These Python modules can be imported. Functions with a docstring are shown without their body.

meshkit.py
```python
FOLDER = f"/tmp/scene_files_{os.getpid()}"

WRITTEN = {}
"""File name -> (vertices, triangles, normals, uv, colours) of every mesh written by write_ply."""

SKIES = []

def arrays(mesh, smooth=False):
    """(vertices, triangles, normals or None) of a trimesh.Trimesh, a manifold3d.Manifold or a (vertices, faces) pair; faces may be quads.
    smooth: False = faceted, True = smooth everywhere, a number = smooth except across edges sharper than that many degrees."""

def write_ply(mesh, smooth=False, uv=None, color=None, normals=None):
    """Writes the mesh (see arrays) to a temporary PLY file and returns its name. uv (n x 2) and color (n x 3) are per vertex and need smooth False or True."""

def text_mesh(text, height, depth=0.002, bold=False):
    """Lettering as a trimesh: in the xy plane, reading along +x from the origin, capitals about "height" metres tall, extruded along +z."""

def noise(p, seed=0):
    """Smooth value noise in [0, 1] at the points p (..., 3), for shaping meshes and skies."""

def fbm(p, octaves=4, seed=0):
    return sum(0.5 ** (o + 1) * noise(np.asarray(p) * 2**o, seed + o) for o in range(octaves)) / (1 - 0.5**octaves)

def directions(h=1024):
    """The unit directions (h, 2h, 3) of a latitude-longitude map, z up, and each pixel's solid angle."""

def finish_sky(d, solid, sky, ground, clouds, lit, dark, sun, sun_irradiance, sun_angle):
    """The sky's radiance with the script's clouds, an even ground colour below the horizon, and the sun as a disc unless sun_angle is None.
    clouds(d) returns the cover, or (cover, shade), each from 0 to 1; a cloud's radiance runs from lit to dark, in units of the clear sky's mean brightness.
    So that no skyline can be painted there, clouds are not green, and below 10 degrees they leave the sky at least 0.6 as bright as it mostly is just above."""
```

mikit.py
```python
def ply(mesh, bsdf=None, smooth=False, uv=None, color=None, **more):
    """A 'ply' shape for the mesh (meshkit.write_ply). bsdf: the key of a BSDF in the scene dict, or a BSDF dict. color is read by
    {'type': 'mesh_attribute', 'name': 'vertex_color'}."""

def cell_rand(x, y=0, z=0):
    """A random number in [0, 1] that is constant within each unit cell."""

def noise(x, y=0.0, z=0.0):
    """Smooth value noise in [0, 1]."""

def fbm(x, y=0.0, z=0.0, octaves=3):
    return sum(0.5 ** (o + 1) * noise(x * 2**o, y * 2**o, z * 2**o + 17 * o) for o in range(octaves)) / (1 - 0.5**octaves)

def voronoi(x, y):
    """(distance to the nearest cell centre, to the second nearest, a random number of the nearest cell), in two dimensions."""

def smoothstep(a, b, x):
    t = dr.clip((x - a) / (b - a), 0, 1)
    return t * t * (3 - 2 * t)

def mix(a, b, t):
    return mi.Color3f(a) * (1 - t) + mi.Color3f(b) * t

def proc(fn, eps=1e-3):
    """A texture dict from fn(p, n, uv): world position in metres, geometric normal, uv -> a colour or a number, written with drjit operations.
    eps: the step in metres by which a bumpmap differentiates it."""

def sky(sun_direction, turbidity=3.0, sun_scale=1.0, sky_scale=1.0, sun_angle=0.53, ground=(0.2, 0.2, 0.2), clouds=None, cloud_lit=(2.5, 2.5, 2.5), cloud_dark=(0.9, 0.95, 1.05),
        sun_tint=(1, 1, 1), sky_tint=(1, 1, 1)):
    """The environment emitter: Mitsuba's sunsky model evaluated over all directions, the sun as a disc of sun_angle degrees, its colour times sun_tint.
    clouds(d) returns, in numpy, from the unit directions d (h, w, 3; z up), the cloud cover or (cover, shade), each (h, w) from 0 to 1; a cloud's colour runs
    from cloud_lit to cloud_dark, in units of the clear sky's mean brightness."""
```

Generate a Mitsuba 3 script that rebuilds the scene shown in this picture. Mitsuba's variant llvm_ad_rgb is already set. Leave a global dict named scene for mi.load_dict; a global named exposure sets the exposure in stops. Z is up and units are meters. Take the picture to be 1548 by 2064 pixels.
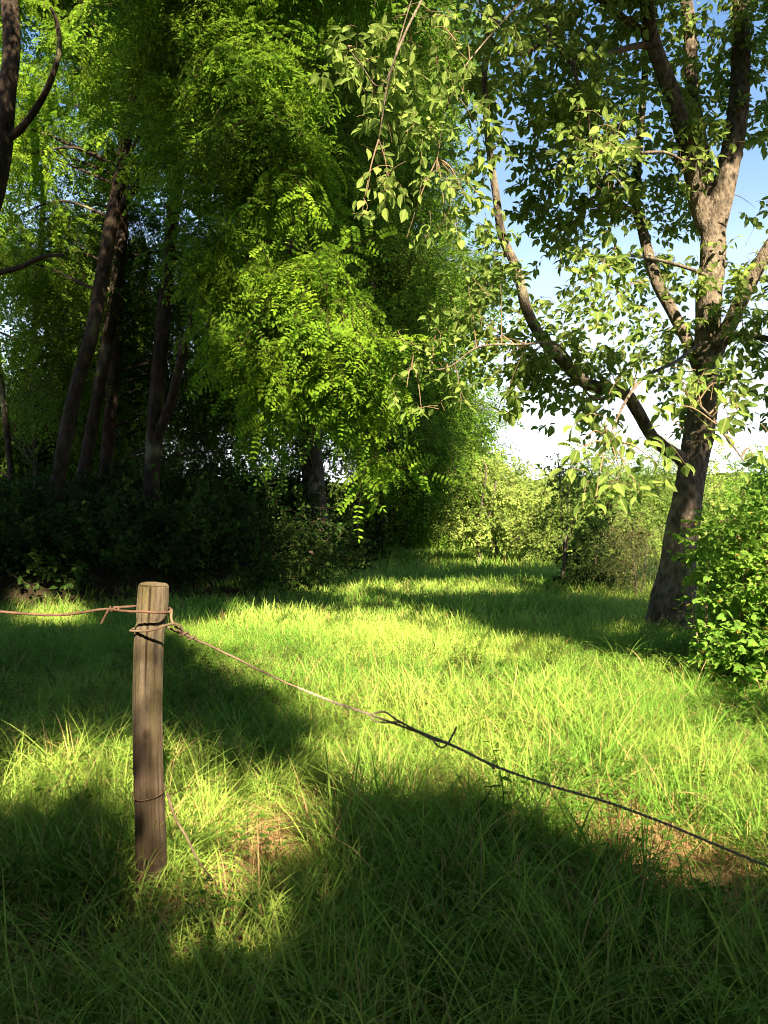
import math
import numpy as np, trimesh, drjit as dr, mitsuba as mi
import mikit, meshkit
from mikit import proc, noise, fbm, cell_rand, smoothstep, mix

scene, labels = {}, {}
T4 = mi.ScalarTransform4f

# ---------------------------------------------------------------- camera, sky, exposure
CAM_Z, FPX, HORIZON = 1.5, 1610.0, 1020.0
scene['camera'] = {'type': 'perspective', 'fov': math.degrees(2 * math.atan(774 / FPX)), 'fov_axis': 'x', 'near_clip': 0.05, 'far_clip': 9000.0,
                   'to_world': T4().look_at(origin=[0, 0, CAM_Z], target=[0, 1, CAM_Z - 12 / FPX], up=[0, 0, 1])}
SUN = np.array([0.20, -0.76, 0.616]); SUN /= np.linalg.norm(SUN)


def veil(d):
    """thin summer haze: white low down all round the horizon, thinning upwards"""
    el = np.degrees(np.arcsin(np.clip(d[..., 2], 0, 1)))
    n = meshkit.fbm(d * np.array([2.5, 2.5, 7.0]) + 3.0, 4, 5)
    return np.clip(0.97 * np.exp(-(el / 11.0) ** 1.4) + 0.25 * np.clip(n - 0.5, 0, 1), 0, 1), 0.12 + 0 * el


scene['sky'] = mikit.sky(SUN.tolist(), turbidity=3.0, sun_scale=1.7, sky_scale=0.7, sky_tint=(0.9, 1.0, 1.08), clouds=veil, cloud_lit=(4.2, 4.25, 4.35), sun_tint=(1.0, 0.97, 0.91), ground=(0.08, 0.1, 0.04))
exposure = 3.45

# ---------------------------------------------------------------- helpers
rng = np.random.default_rng(11)
V = lambda *a: np.array(a, float)


def bank(x, y):
    """how far inside the wood a point stands, 0 on the meadow, 1 under the trees"""
    edge = np.interp(y, [0, 9, 11.2, 12.5, 16, 20, 35, 60], [-14, -9, -6.0, -1.1, -0.4, 0.1, 0.5, 1.0])
    return np.clip((edge - x) / 2.0, 0, 1)


def G(x, y):
    x, y = np.asarray(x, float), np.asarray(y, float)
    p = np.stack([x, y, 0 * x], -1)
    near = np.exp(-(np.hypot(x, y) / 40) ** 2)
    return 0.5 * bank(x, y) ** 1.5 * np.exp(-(np.hypot(x, y) / 60) ** 2) + near * (0.07 * (meshkit.noise(p * 0.7, 3) - 0.5) + 0.05 * (meshkit.noise(p * 2.3, 4) - 0.5))


def at(px, py, Y):
    """the point that stands Y metres ahead in the direction of pixel (px, py)"""
    return V((px - 774) / FPX * Y, Y, CAM_Z - (py - HORIZON) / FPX * Y)


def floor_at(px, py):
    Y = CAM_Z * FPX / (py - HORIZON)
    for _ in range(6):
        Y = (CAM_Z - float(G((px - 774) / FPX * Y, Y))) * FPX / (py - HORIZON)
    p = at(px, py, Y)
    return p


def unit(v):
    return v / (np.linalg.norm(v, axis=-1, keepdims=True) + 1e-12)


def spline(pts, n):
    """Catmull-Rom through the points"""
    p = np.asarray(pts, float)
    p = np.vstack([2 * p[0] - p[1], p, 2 * p[-1] - p[-2]])
    m = len(p) - 3
    u = np.linspace(0, m - 1e-9, n)
    i = u.astype(int)
    t = (u - i)[:, None]
    a, b, c, d = p[i], p[i + 1], p[i + 2], p[i + 3]
    return 0.5 * (2 * b + (c - a) * t + (2 * a - 5 * b + 4 * c - d) * t ** 2 + (3 * b - a - 3 * c + d) * t ** 3)


def tube(pts, rad, sides=10, rough=0.0, freq=6.0, lobes=0.0, seed=0, close=True):
    p, r = np.asarray(pts, float), np.broadcast_to(np.asarray(rad, float), (len(pts),))
    t = unit(np.gradient(p, axis=0))
    a = np.cross(t[0], [0, 0, 1.0] if abs(t[0, 2]) < 0.8 else [0, 1.0, 0])
    A = []
    for k in range(len(p)):
        a = a - t[k] * (a @ t[k]); a = a / np.linalg.norm(a); A.append(a)
    A = np.array(A); B = np.cross(t, A)
    ang = np.arange(sides) * 2 * np.pi / sides
    ring = np.cos(ang)[None, :, None] * A[:, None] + np.sin(ang)[None, :, None] * B[:, None]
    R = np.repeat(r[:, None], sides, 1)
    if rough or lobes:
        q = p[:, None] + ring * r[:, None, None]
        f = meshkit.fbm(q * np.array([freq, freq, freq * 0.35]), 3, seed) - 0.5
        R = R * (1 + rough * 2 * f)
        if lobes:
            R = R * (1 + lobes * np.sin(3 * ang + 1.0 + 0.6 * np.arange(len(p))[:, None] * 0.1)[...])
    v = (p[:, None] + ring * R[..., None]).reshape(-1, 3)
    i, j = np.meshgrid(np.arange(len(p) - 1), np.arange(sides), indexing='ij')
    q = np.stack([i * sides + j, i * sides + (j + 1) % sides, (i + 1) * sides + (j + 1) % sides, (i + 1) * sides + j], -1).reshape(-1, 4)
    f = np.vstack([q[:, [0, 1, 2]], q[:, [0, 2, 3]]])
    if close:
        n0 = len(v)
        v = np.vstack([v, p[:1], p[-1:]])
        k = np.arange(sides); l = (len(p) - 1) * sides
        f = np.vstack([f, np.stack([np.full(sides, n0), (k + 1) % sides, k], 1), np.stack([np.full(sides, n0 + 1), l + k, l + (k + 1) % sides], 1)])
    return v, f


def join(parts):
    vs, fs, n = [], [], 0
    for v, f in parts:
        vs.append(v); fs.append(np.asarray(f) + n); n += len(v)
    return np.vstack(vs), np.vstack(fs)


def key_for(name):
    if name not in scene and name not in labels and not any(k.startswith(name + '__') for k in scene):
        return name
    k = 1
    while f'{name}_{k:03d}' in scene or f'{name}_{k:03d}' in labels:
        k += 1
    return f'{name}_{k:03d}'


PART_N = {}


def part(holder, name):
    k = PART_N.get((holder, name), 0)
    PART_N[(holder, name)] = k + 1
    return f'{holder}__{name}' + (f'_{k:03d}' if k else '')


def thing(name, label, category, group=None):
    key = key_for(name)
    labels[key] = {'label': label, 'category': category}
    if group:
        labels[key]['group'] = group
    return key


# ---------------------------------------------------------------- materials
def bsdf(key, d):
    scene[key] = d
    return key


def leaf_bsdf(key, light, dark, trans=0.9, rough=0.55, twig=(0.10, 0.075, 0.05), tip=None, eta=1.35, veins=False):
    """leaf: colour differs leaf by leaf (uv.x) and slowly through space; uv.x of 2 and more is twig wood"""
    def fn(p, n, uv):
        r = uv.x - dr.floor(uv.x)
        t = dr.clip(0.55 * r + 0.9 * (fbm(p.x * 1.7, p.y * 1.7, p.z * 1.7, 2) - 0.25), 0, 1)
        c = mix(dark, light, t)
        if tip is not None:
            c = dr.lerp(c, mi.Color3f(tip), dr.select(r > 0.93, 0.75, 0.0))
        if veins:                  # uv.x also holds, finely, the distance from the midrib
            w = r * 24 - dr.floor(r * 24)
            s = uv.y * 7 - w * 2.2
            s = dr.abs(s - dr.floor(s) - 0.5)
            c = c * (0.82 + 0.36 * fbm(p.x * 45, p.y * 45, p.z * 45, 2))
            c = dr.lerp(c, mi.Color3f(0.36, 0.44, 0.16), dr.maximum(smoothstep(0.16, 0.05, w), 0.45 * smoothstep(0.10, 0.02, s)))
        return dr.select(uv.x > 1.5, mi.Color3f(twig), c)
    return bsdf(key, {'type': 'principledthin', 'base_color': proc(fn), 'roughness': rough, 'diff_trans': trans, 'eta': eta, 'spec_trans': 0.0})


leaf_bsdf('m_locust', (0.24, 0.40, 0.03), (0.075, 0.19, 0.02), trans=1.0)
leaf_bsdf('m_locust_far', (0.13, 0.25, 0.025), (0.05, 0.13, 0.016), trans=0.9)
leaf_bsdf('m_fruit', (0.25, 0.36, 0.08), (0.09, 0.19, 0.035), trans=1.0, rough=0.4, eta=1.45, veins=True)
leaf_bsdf('m_orchard', (0.34, 0.46, 0.11), (0.13, 0.22, 0.05), trans=0.7, twig=(0.24, 0.19, 0.13))
leaf_bsdf('m_willow', (0.32, 0.38, 0.14), (0.17, 0.23, 0.075), trans=0.7, tip=(0.30, 0.24, 0.12))
leaf_bsdf('m_shrub', (0.19, 0.30, 0.06), (0.08, 0.16, 0.035), trans=0.8)
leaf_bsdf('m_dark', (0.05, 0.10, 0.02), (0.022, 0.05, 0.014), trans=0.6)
leaf_bsdf('m_bush', (0.25, 0.43, 0.065), (0.10, 0.24, 0.04), trans=0.9, tip=(0.30, 0.20, 0.05))
leaf_bsdf('m_weed', (0.12, 0.24, 0.03), (0.06, 0.14, 0.025), trans=0.8)


def grass_colour(p, n, uv):
    r = uv.x - dr.floor(uv.x)
    big = fbm(p.x * 0.9, p.y * 0.9, 0.0, 3)
    c = mix((0.085, 0.26, 0.032), (0.44, 0.60, 0.13), dr.clip(0.5 * r + 1.1 * (big - 0.25), 0, 1))
    c = dr.lerp(c, mi.Color3f(0.46, 0.40, 0.18), dr.select(r > 0.92, 0.8, 0.0))
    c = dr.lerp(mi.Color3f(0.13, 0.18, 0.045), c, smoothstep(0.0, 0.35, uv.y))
    return dr.select(uv.x > 1.5, mix((0.33, 0.22, 0.10), (0.52, 0.40, 0.20), r), c)


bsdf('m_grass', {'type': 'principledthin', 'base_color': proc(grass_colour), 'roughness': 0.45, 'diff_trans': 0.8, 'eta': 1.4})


def ground_colour(p, n, uv):
    a = fbm(p.x * 3, p.y * 3, 0.0, 4)
    b = fbm(p.x * 40, p.y * 40, 3.0, 3)
    c = mix((0.09, 0.06, 0.035), (0.30, 0.20, 0.10), dr.clip(0.6 * a + 0.7 * b - 0.15, 0, 1))
    g = mix((0.05, 0.09, 0.02), (0.11, 0.17, 0.035), b)
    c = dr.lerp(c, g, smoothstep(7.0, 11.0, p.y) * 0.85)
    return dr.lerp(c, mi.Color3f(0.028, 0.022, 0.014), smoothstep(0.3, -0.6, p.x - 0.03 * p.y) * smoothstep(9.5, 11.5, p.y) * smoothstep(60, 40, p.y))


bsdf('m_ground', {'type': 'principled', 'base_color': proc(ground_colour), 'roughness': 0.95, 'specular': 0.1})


def hill_colour(p, n, uv):
    return mix((0.04, 0.07, 0.02), (0.09, 0.13, 0.04), fbm(p.x * 0.03, p.y * 0.03, p.z * 0.1, 4))


bsdf('m_hill', {'type': 'diffuse', 'reflectance': proc(hill_colour)})


def bark_bsdf(key, a, b, scale, depth):
    def col(p, n, uv):
        f = fbm(p.x * scale + 3, p.y * scale, p.z * scale * 0.42, 4)
        s = fbm(p.x * 2.6, p.y * 2.6, p.z * 1.6 + 5, 3)
        c = mix(a, b, smoothstep(0.3, 0.7, 0.6 * f + 0.4 * s))
        return dr.lerp(c, mi.Color3f(0.20, 0.21, 0.13), smoothstep(0.6, 0.75, s) * 0.5)
    def h(p, n, uv):
        return dr.abs(fbm(p.x * scale, p.y * scale, p.z * scale * 0.4, 4) - 0.5) * 2
    bsdf(key, {'type': 'bumpmap', 'arbitrary': proc(h, eps=1.5e-3), 'scale': depth, 'nested': {'type': 'principled', 'base_color': proc(col), 'roughness': 0.9, 'specular': 0.15}})


bark_bsdf('m_bark', (0.042, 0.036, 0.029), (0.165, 0.143, 0.115), 32.0, 0.022)
bark_bsdf('m_locust_bark', (0.02, 0.016, 0.013), (0.055, 0.043, 0.033), 14.0, 0.05)
bsdf('m_twig', {'type': 'principled', 'base_color': {'type': 'rgb', 'value': [0.19, 0.14, 0.09]}, 'roughness': 0.8, 'specular': 0.2})


def post_colour(p, n, uv):
    ang, z = uv.x, p.z
    grain = fbm(ang * 14, z * 2.2, 0.0, 5)
    fine = fbm(ang * 95, z * 5, 2.0, 3)
    blotch = fbm(ang * 4, z * 4.5, 7.0, 4)
    c = mix((0.04, 0.031, 0.023), (0.19, 0.163, 0.125), dr.clip(0.9 * grain + 0.5 * fine - 0.25, 0, 1))
    speck = fbm(p.x * 130, p.y * 130, p.z * 60, 3)
    c = c * (0.62 + 0.75 * speck)
    c = dr.lerp(c, mi.Color3f(0.27, 0.25, 0.21), smoothstep(0.52, 0.70, blotch) * 0.6)          # weathered silver patches
    c = dr.lerp(c, mi.Color3f(0.13, 0.115, 0.045), smoothstep(0.10, -0.055, p.x + 0.9 + 0.05 * (blotch - 0.5)) * smoothstep(0.25, 0.6, fbm(ang * 7, z * 2.0, 1.0, 3)) * 0.75)  # lichen on the left
    c = dr.lerp(c, mi.Color3f(0.06, 0.042, 0.03), smoothstep(0.78, 0.46, z + 0.2 * (blotch - 0.5)) * 0.75)   # damp foot
    c = dr.lerp(c, mi.Color3f(0.035, 0.025, 0.018), smoothstep(0.66, 0.78, fbm(ang * 34, z * 0.9, 11.0, 3)) * 0.9)  # drying cracks
    kn = dr.sqrt(dr.square((ang - 0.775) * 0.37) + dr.square((z - 0.63) * 0.8))
    c = dr.lerp(c, mi.Color3f(0.05, 0.033, 0.024), smoothstep(0.026, 0.006, kn) * 0.85)
    return c * 0.74


def post_height(p, n, uv):
    return 0.7 * fbm(uv.x * 60, p.z * 2.5, 0.0, 4) - smoothstep(0.66, 0.78, fbm(uv.x * 34, p.z * 0.9, 11.0, 3))


bsdf('m_post', {'type': 'bumpmap', 'arbitrary': proc(post_height, eps=8e-4), 'scale': 0.006, 'nested': {'type': 'principled', 'base_color': proc(post_colour), 'roughness': 0.85, 'specular': 0.2}})


def rust(p, n, uv):
    return mix((0.04, 0.024, 0.017), (0.13, 0.075, 0.052), fbm(p.x * 60, p.y * 60, p.z * 60, 3))


bsdf('m_rust', {'type': 'principled', 'base_color': proc(rust), 'roughness': 0.7, 'specular': 0.3})
bsdf('m_cord', {'type': 'principled', 'base_color': proc(lambda p, n, uv: mix((0.08, 0.058, 0.04), (0.19, 0.15, 0.108), fbm(p.x * 70, p.y * 70, p.z * 70, 3))), 'roughness': 0.8, 'specular': 0.2})
bsdf('m_wire', {'type': 'principled', 'base_color': proc(lambda p, n, uv: mix((0.14, 0.12, 0.095), (0.36, 0.32, 0.26), fbm(p.x * 50, p.y * 50, p.z * 50, 3))), 'roughness': 0.7, 'metallic': 0.0, 'specular': 0.3})


def fruit_col(p, n, uv):
    return mix((0.22, 0.34, 0.06), (0.32, 0.42, 0.10), noise(p.x * 40, p.y * 40, p.z * 40))


bsdf('m_green_fruit', {'type': 'principled', 'base_color': proc(fruit_col), 'roughness': 0.4, 'specular': 0.4})

# ---------------------------------------------------------------- light and shade on the ground, as the photo shows it
from shapely.geometry import Polygon, Point
from shapely import contains_xy


def ground_poly(pts):
    return Polygon([tuple(((x - 774) / FPX * Y, Y)) for x, y in pts for Y in [(CAM_Z - 0.2) * FPX / (y - HORIZON)]])


SUNNY = [ground_poly(q) for q in (
    [(350, 1248), (560, 1215), (780, 1208), (830, 1240), (960, 1252), (1080, 1290), (1300, 1300), (1420, 1400), (1548, 1440), (1548, 1745), (1350, 1690), (1200, 1625), (1000, 1560), (760, 1525),
     (640, 1610), (560, 1690), (480, 1790), (430, 1880), (365, 1880), (350, 1740), (390, 1650), (480, 1580), (700, 1490), (690, 1420), (540, 1350)],
    [(690, 1172), (820, 1160), (1000, 1150), (1110, 1158), (1060, 1182), (900, 1187), (760, 1184)],
    [(50, 1195), (140, 1200), (160, 1240), (50, 1240)],
    [(20, 1520), (70, 1505), (110, 1550), (60, 1590)],
    [(860, 1098), (960, 1096), (1000, 1130), (880, 1137)])]
LIT_SPOTS = []          # (point, radius): sunlit foliage on the wood's edge, sunlit post


def keeps(c, p_ground=0.94, p_spot=0.8, seed=0, pad=0.0):
    """which of the points c (n, 3) may carry leaves: those that would shade ground that lies in the sun are thinned out"""
    r = np.random.default_rng(seed + 99)
    g = c - SUN * ((c[:, 2] - 0.2) / SUN[2])[:, None]
    hit = np.zeros(len(c), bool)
    for q in SUNNY:
        q = q.buffer(pad) if pad else q
        hit |= contains_xy(q, g[:, 0], g[:, 1])
    ok = ~(hit & (r.random(len(c)) < p_ground))
    for s, rad, own in LIT_SPOTS:
        w = c - s
        along = w @ SUN
        d = np.linalg.norm(w - along[:, None] * SUN, axis=1)
        ok &= ~((d < rad + pad) & (along > own) & (r.random(len(c)) < p_spot))
    return ok


# ---------------------------------------------------------------- leaves, sprays and grass tufts
LEAF_FINE = (np.array([[0, 0, 0], [-.26, .22, .05], [0, .25, -.03], [.26, .22, .05], [-.31, .52, .05], [0, .55, -.04], [.31, .52, .05], [-.17, .82, .0], [0, .82, -.07], [.17, .82, .0], [0, 1.03, -.15]], float),
             np.array([[0, 2, 1], [0, 3, 2], [1, 2, 5], [1, 5, 4], [2, 3, 6], [2, 6, 5], [4, 5, 8], [4, 8, 7], [5, 6, 9], [5, 9, 8], [7, 8, 10], [8, 9, 10]]))
LEAF_OVAL = (np.array([[0, 0, 0], [-.24, .22, .05], [0, .28, -.02], [.24, .22, .05], [-.30, .56, .05], [0, .6, -.04], [.30, .56, .05], [-.13, .88, -.02], [.13, .88, -.02], [0, 1.05, -.12]], float),
             np.array([[0, 2, 1], [0, 3, 2], [1, 2, 5], [1, 5, 4], [2, 3, 6], [2, 6, 5], [4, 5, 7], [5, 6, 8], [5, 8, 7], [7, 8, 9]]))
LEAF_MID = (np.array([[0, 0, 0], [-.26, .3, .05], [0, .45, -.03], [.26, .3, .05], [-.24, .68, .03], [.24, .68, .03], [0, 1.03, -.1]], float), np.array([[0, 2, 1], [0, 3, 2], [1, 2, 4], [2, 3, 5], [2, 5, 4], [4, 5, 6]]))
LEAFLET = (np.array([[0, 0, 0], [-.22, .2, .02], [.22, .2, .02], [-.27, .62, .02], [.27, .62, .02], [0, 1.0, -.02]], float), np.array([[0, 2, 1], [1, 2, 4], [1, 4, 3], [3, 4, 5]]))
LEAFLET2 = (np.array([[0, 0, 0], [-.27, .5, .03], [.27, .5, .03], [0, 1.0, -.03]], float), np.array([[0, 2, 1], [1, 2, 3]]))
LEAF_NARROW = (np.array([[0, 0, 0], [-.10, .45, .03], [.10, .45, .03], [0, 1.0, -.06]], float), np.array([[0, 2, 1], [1, 2, 3]]))


def frames(y, up):
    y = unit(y)
    z = unit(up - y * (up * y).sum(-1, keepdims=True))
    return np.stack([np.cross(y, z), y, z], -1)


def leaf_mesh(tpl, pos, y, up, size, r=None, veined=False):
    """all leaves of the template at the positions: (vertices, faces, uv)"""
    tv, tf = tpl
    n, k = len(pos), len(tv)
    R = frames(y, up)
    sz = np.asarray(size, float)
    sz = np.broadcast_to(sz, (n,))[:, None] * np.ones(3) if sz.ndim < 2 else sz
    v = pos[:, None] + np.einsum('nij,nkj->nki', R, tv[None] * sz[:, None, :])
    f = tf[None] + (np.arange(n) * k)[:, None, None]
    r = np.random.default_rng(n).random(n) * 0.98 if r is None else r
    r = np.broadcast_to(r, (n,))
    if veined:
        r = np.floor(r * 24) / 24
    uv = np.stack([np.repeat(r, k) + (np.tile(np.abs(tv[:, 0]) / .33 * .9 + .02, n) / 24 if veined else 0), np.tile(tv[:, 1], n)], 1)
    return v.reshape(-1, 3), f.reshape(-1, 3), uv


def merge(items):
    vs, fs, us, n = [], [], [], 0
    for v, f, u in items:
        vs.append(v); fs.append(f + n); us.append(u); n += len(v)
    return np.vstack(vs), np.vstack(fs), np.vstack(us)


def twig_piece(pts, rad, sides=3):
    v, f = tube(pts, rad, sides, close=False)
    return v, f, np.full((len(v), 2), 2.3)


def locust_spray(seed, tpl, n_leaves=9, n_pairs=6, leaflet=0.05, size=0.55):
    r = np.random.default_rng(seed)
    t = np.linspace(0, 1, 8)
    tw = np.stack([0.05 * np.sin(3 * t + seed), size * t, -0.10 * t ** 2], 1)
    items = [twig_piece(tw, np.linspace(.004, .0015, 8))]
    for k in range(n_leaves):
        u = 0.12 + 0.88 * k / (n_leaves - 1)
        base = V(*[np.interp(u, t, tw[:, i]) for i in range(3)])
        side = 1 if k % 2 else -1
        d = unit(V(side * r.uniform(.6, 1.0), r.uniform(.3, .8), r.uniform(-.35, .25))) if k < n_leaves - 1 else V(0.1, 1, -.3)
        L = r.uniform(.17, .24)
        s = np.linspace(0, 1, 6)
        droop = r.uniform(.25, .8)
        rach = base + d * (L * s)[:, None] + V(0, 0, -1) * (droop * L * s ** 2)[:, None]
        items.append(twig_piece(rach, np.full(6, .0012)))
        ss = np.linspace(.18, .95, n_pairs)
        c = np.stack([np.interp(ss, s, rach[:, i]) for i in range(3)], 1)
        tang = unit(np.stack([np.interp(ss, s, np.gradient(rach, axis=0)[:, i]) for i in range(3)], 1))
        up = unit(V(r.uniform(-.4, .4), r.uniform(-.4, .4), 1))
        lat = unit(np.cross(tang, np.broadcast_to(up, tang.shape)))
        pos = np.vstack([c, c, rach[-1:]])
        y = np.vstack([lat + .35 * tang, -lat + .35 * tang, tang[-1:]]) + r.normal(0, .12, (2 * n_pairs + 1, 3))
        upv = np.broadcast_to(up, y.shape) + r.normal(0, .25, y.shape)
        base_r = r.random() * .7
        items.append(leaf_mesh(tpl, pos, y, upv, leaflet * r.uniform(.8, 1.15, len(y)), base_r + r.random(len(y)) * .27))
    return merge(items)


def broad_spray(seed, tpl, n=14, leaf=0.06, size=0.45, narrow=False):
    r = np.random.default_rng(seed)
    t = np.linspace(0, 1, 7)
    tw = np.stack([0.06 * np.sin(4 * t + seed), size * t, 0.05 * np.sin(3 * t + 2 * seed) - 0.04 * t ** 2], 1)
    items = [twig_piece(tw, np.linspace(.004, .0015, 7))]
    u = np.linspace(.1, 1, n)
    pos = np.stack([np.interp(u, t, tw[:, i]) for i in range(3)], 1) + r.normal(0, .02, (n, 3))
    ang = np.arange(n) * 2.4 + r.normal(0, .3, n)
    y = np.stack([np.cos(ang) * .9, .3 + .5 * u, np.sin(ang) * .7 - .25], 1)
    up = r.normal(0, .45, (n, 3)) + V(0, 0, 1)
    items.append(leaf_mesh(tpl, pos, y, up, leaf * r.uniform(.7, 1.2, n), r.random(n) * .98))
    return merge(items)


PROTO = {
    'locust': [locust_spray(s, LEAFLET) for s in range(3)],
    'locust_far': [locust_spray(s + 10, LEAFLET2, 8, 5, .052, .6) for s in range(3)],
    'broad': [broad_spray(s + 20, LEAF_MID, 22, .075) for s in range(3)],
    'broad_far': [broad_spray(s + 30, LEAFLET2, 26, .085, .6) for s in range(3)],
    'narrow': [broad_spray(s + 40, LEAF_NARROW, 22, .06, .5) for s in range(3)],
}
GROUPS = {}


def group_of(proto, material, k):
    key = f'spray_{proto}_{material}_{k}'
    if key not in GROUPS:
        v, f, uv = PROTO[proto][k]
        scene[key] = {'type': 'shapegroup', 'spray': mikit.ply((v, f), material, uv=uv)}
        GROUPS[key] = True
    return key


COUNT = {}


def scatter(holder, proto, material, pos, y, up, size):
    """one instance entry per spray, under holder__001, holder__002 ..."""
    R = frames(y, up)
    for i in range(len(pos)):
        COUNT[holder] = COUNT.get(holder, 0) + 1
        m = np.eye(4); m[:3, :3] = R[i] * size[i]; m[:3, 3] = pos[i]
        scene[f'{holder}__{COUNT[holder]:03d}'] = {'type': 'instance', 'to_world': T4(m), 'g': {'type': 'ref', 'id': group_of(proto, material, i % len(PROTO[proto]))}}


def clump(c, r, n, seed, flat=0.75, droop=0.5, shell=0.5):
    """spray places in a lumpy leaf mass: (pos, direction, up)"""
    q = np.random.default_rng(seed)
    d = unit(q.normal(0, 1, (n, 3)))
    rad = r * q.random(n) ** (1 / 3 if shell < 0.5 else 0.45) * (0.75 + 0.5 * meshkit.noise(d * 2.2 + c, seed))
    pos = c + d * rad[:, None] * V(1, 1, flat)
    y = d * 0.8 + q.normal(0, .45, (n, 3)) + V(0, 0, -droop)
    up = d * 0.5 + q.normal(0, .35, (n, 3)) + V(0, 0, .9)
    return pos, y, up


# ---------------------------------------------------------------- ground, hills
def axis(a, lim):
    return np.array(a)


ys = np.concatenate([[-3000, -800, -200, -60, -20], np.arange(-8, 30, .25), np.arange(30, 60, 2), [70, 90, 130, 200, 400, 800, 1600, 3500, 6000]])
xs = np.concatenate([[-6000, -2500, -900, -300, -100, -40], np.arange(-20, 20.1, .25), [40, 100, 300, 900, 2500, 6000]])
gx, gy = np.meshgrid(xs, ys)
gv = np.stack([gx, gy, G(gx, gy)], -1).reshape(-1, 3)
i, j = np.meshgrid(np.arange(len(ys) - 1), np.arange(len(xs) - 1), indexing='ij')
W = len(xs)
gf = np.stack([i * W + j, i * W + j + 1, (i + 1) * W + j + 1, (i + 1) * W + j], -1).reshape(-1, 4)
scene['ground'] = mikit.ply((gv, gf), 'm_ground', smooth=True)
labels['ground'] = {'kind': 'structure', 'label': 'bare brown earth and straw under the grass'}

hx = np.linspace(-3500, 3500, 160)
prof = 38 + 38 * meshkit.fbm(np.stack([hx / 420, 0 * hx, 0 * hx], 1), 4, 9) + 25 * np.exp(-((hx - 900) / 500) ** 2)
hv, hf, rows = [], [], 9
for k in range(rows):
    s = k / (rows - 1)
    hv.append(np.stack([hx, 2000 + 700 * (2 * s - 1) + 0 * hx, prof * np.sin(np.pi * s) ** 1.2 * (0.9 + 0.2 * meshkit.noise(np.stack([hx / 90, 0 * hx + k, 0 * hx], 1), 2)) - 0.5], 1))
hv = np.vstack(hv)
i, j = np.meshgrid(np.arange(rows - 1), np.arange(159), indexing='ij')
hf = np.stack([i * 160 + j, i * 160 + j + 1, (i + 1) * 160 + j + 1, (i + 1) * 160 + j], -1).reshape(-1, 4)
scene['hills'] = mikit.ply((hv, hf), 'm_hill', smooth=True)
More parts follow.
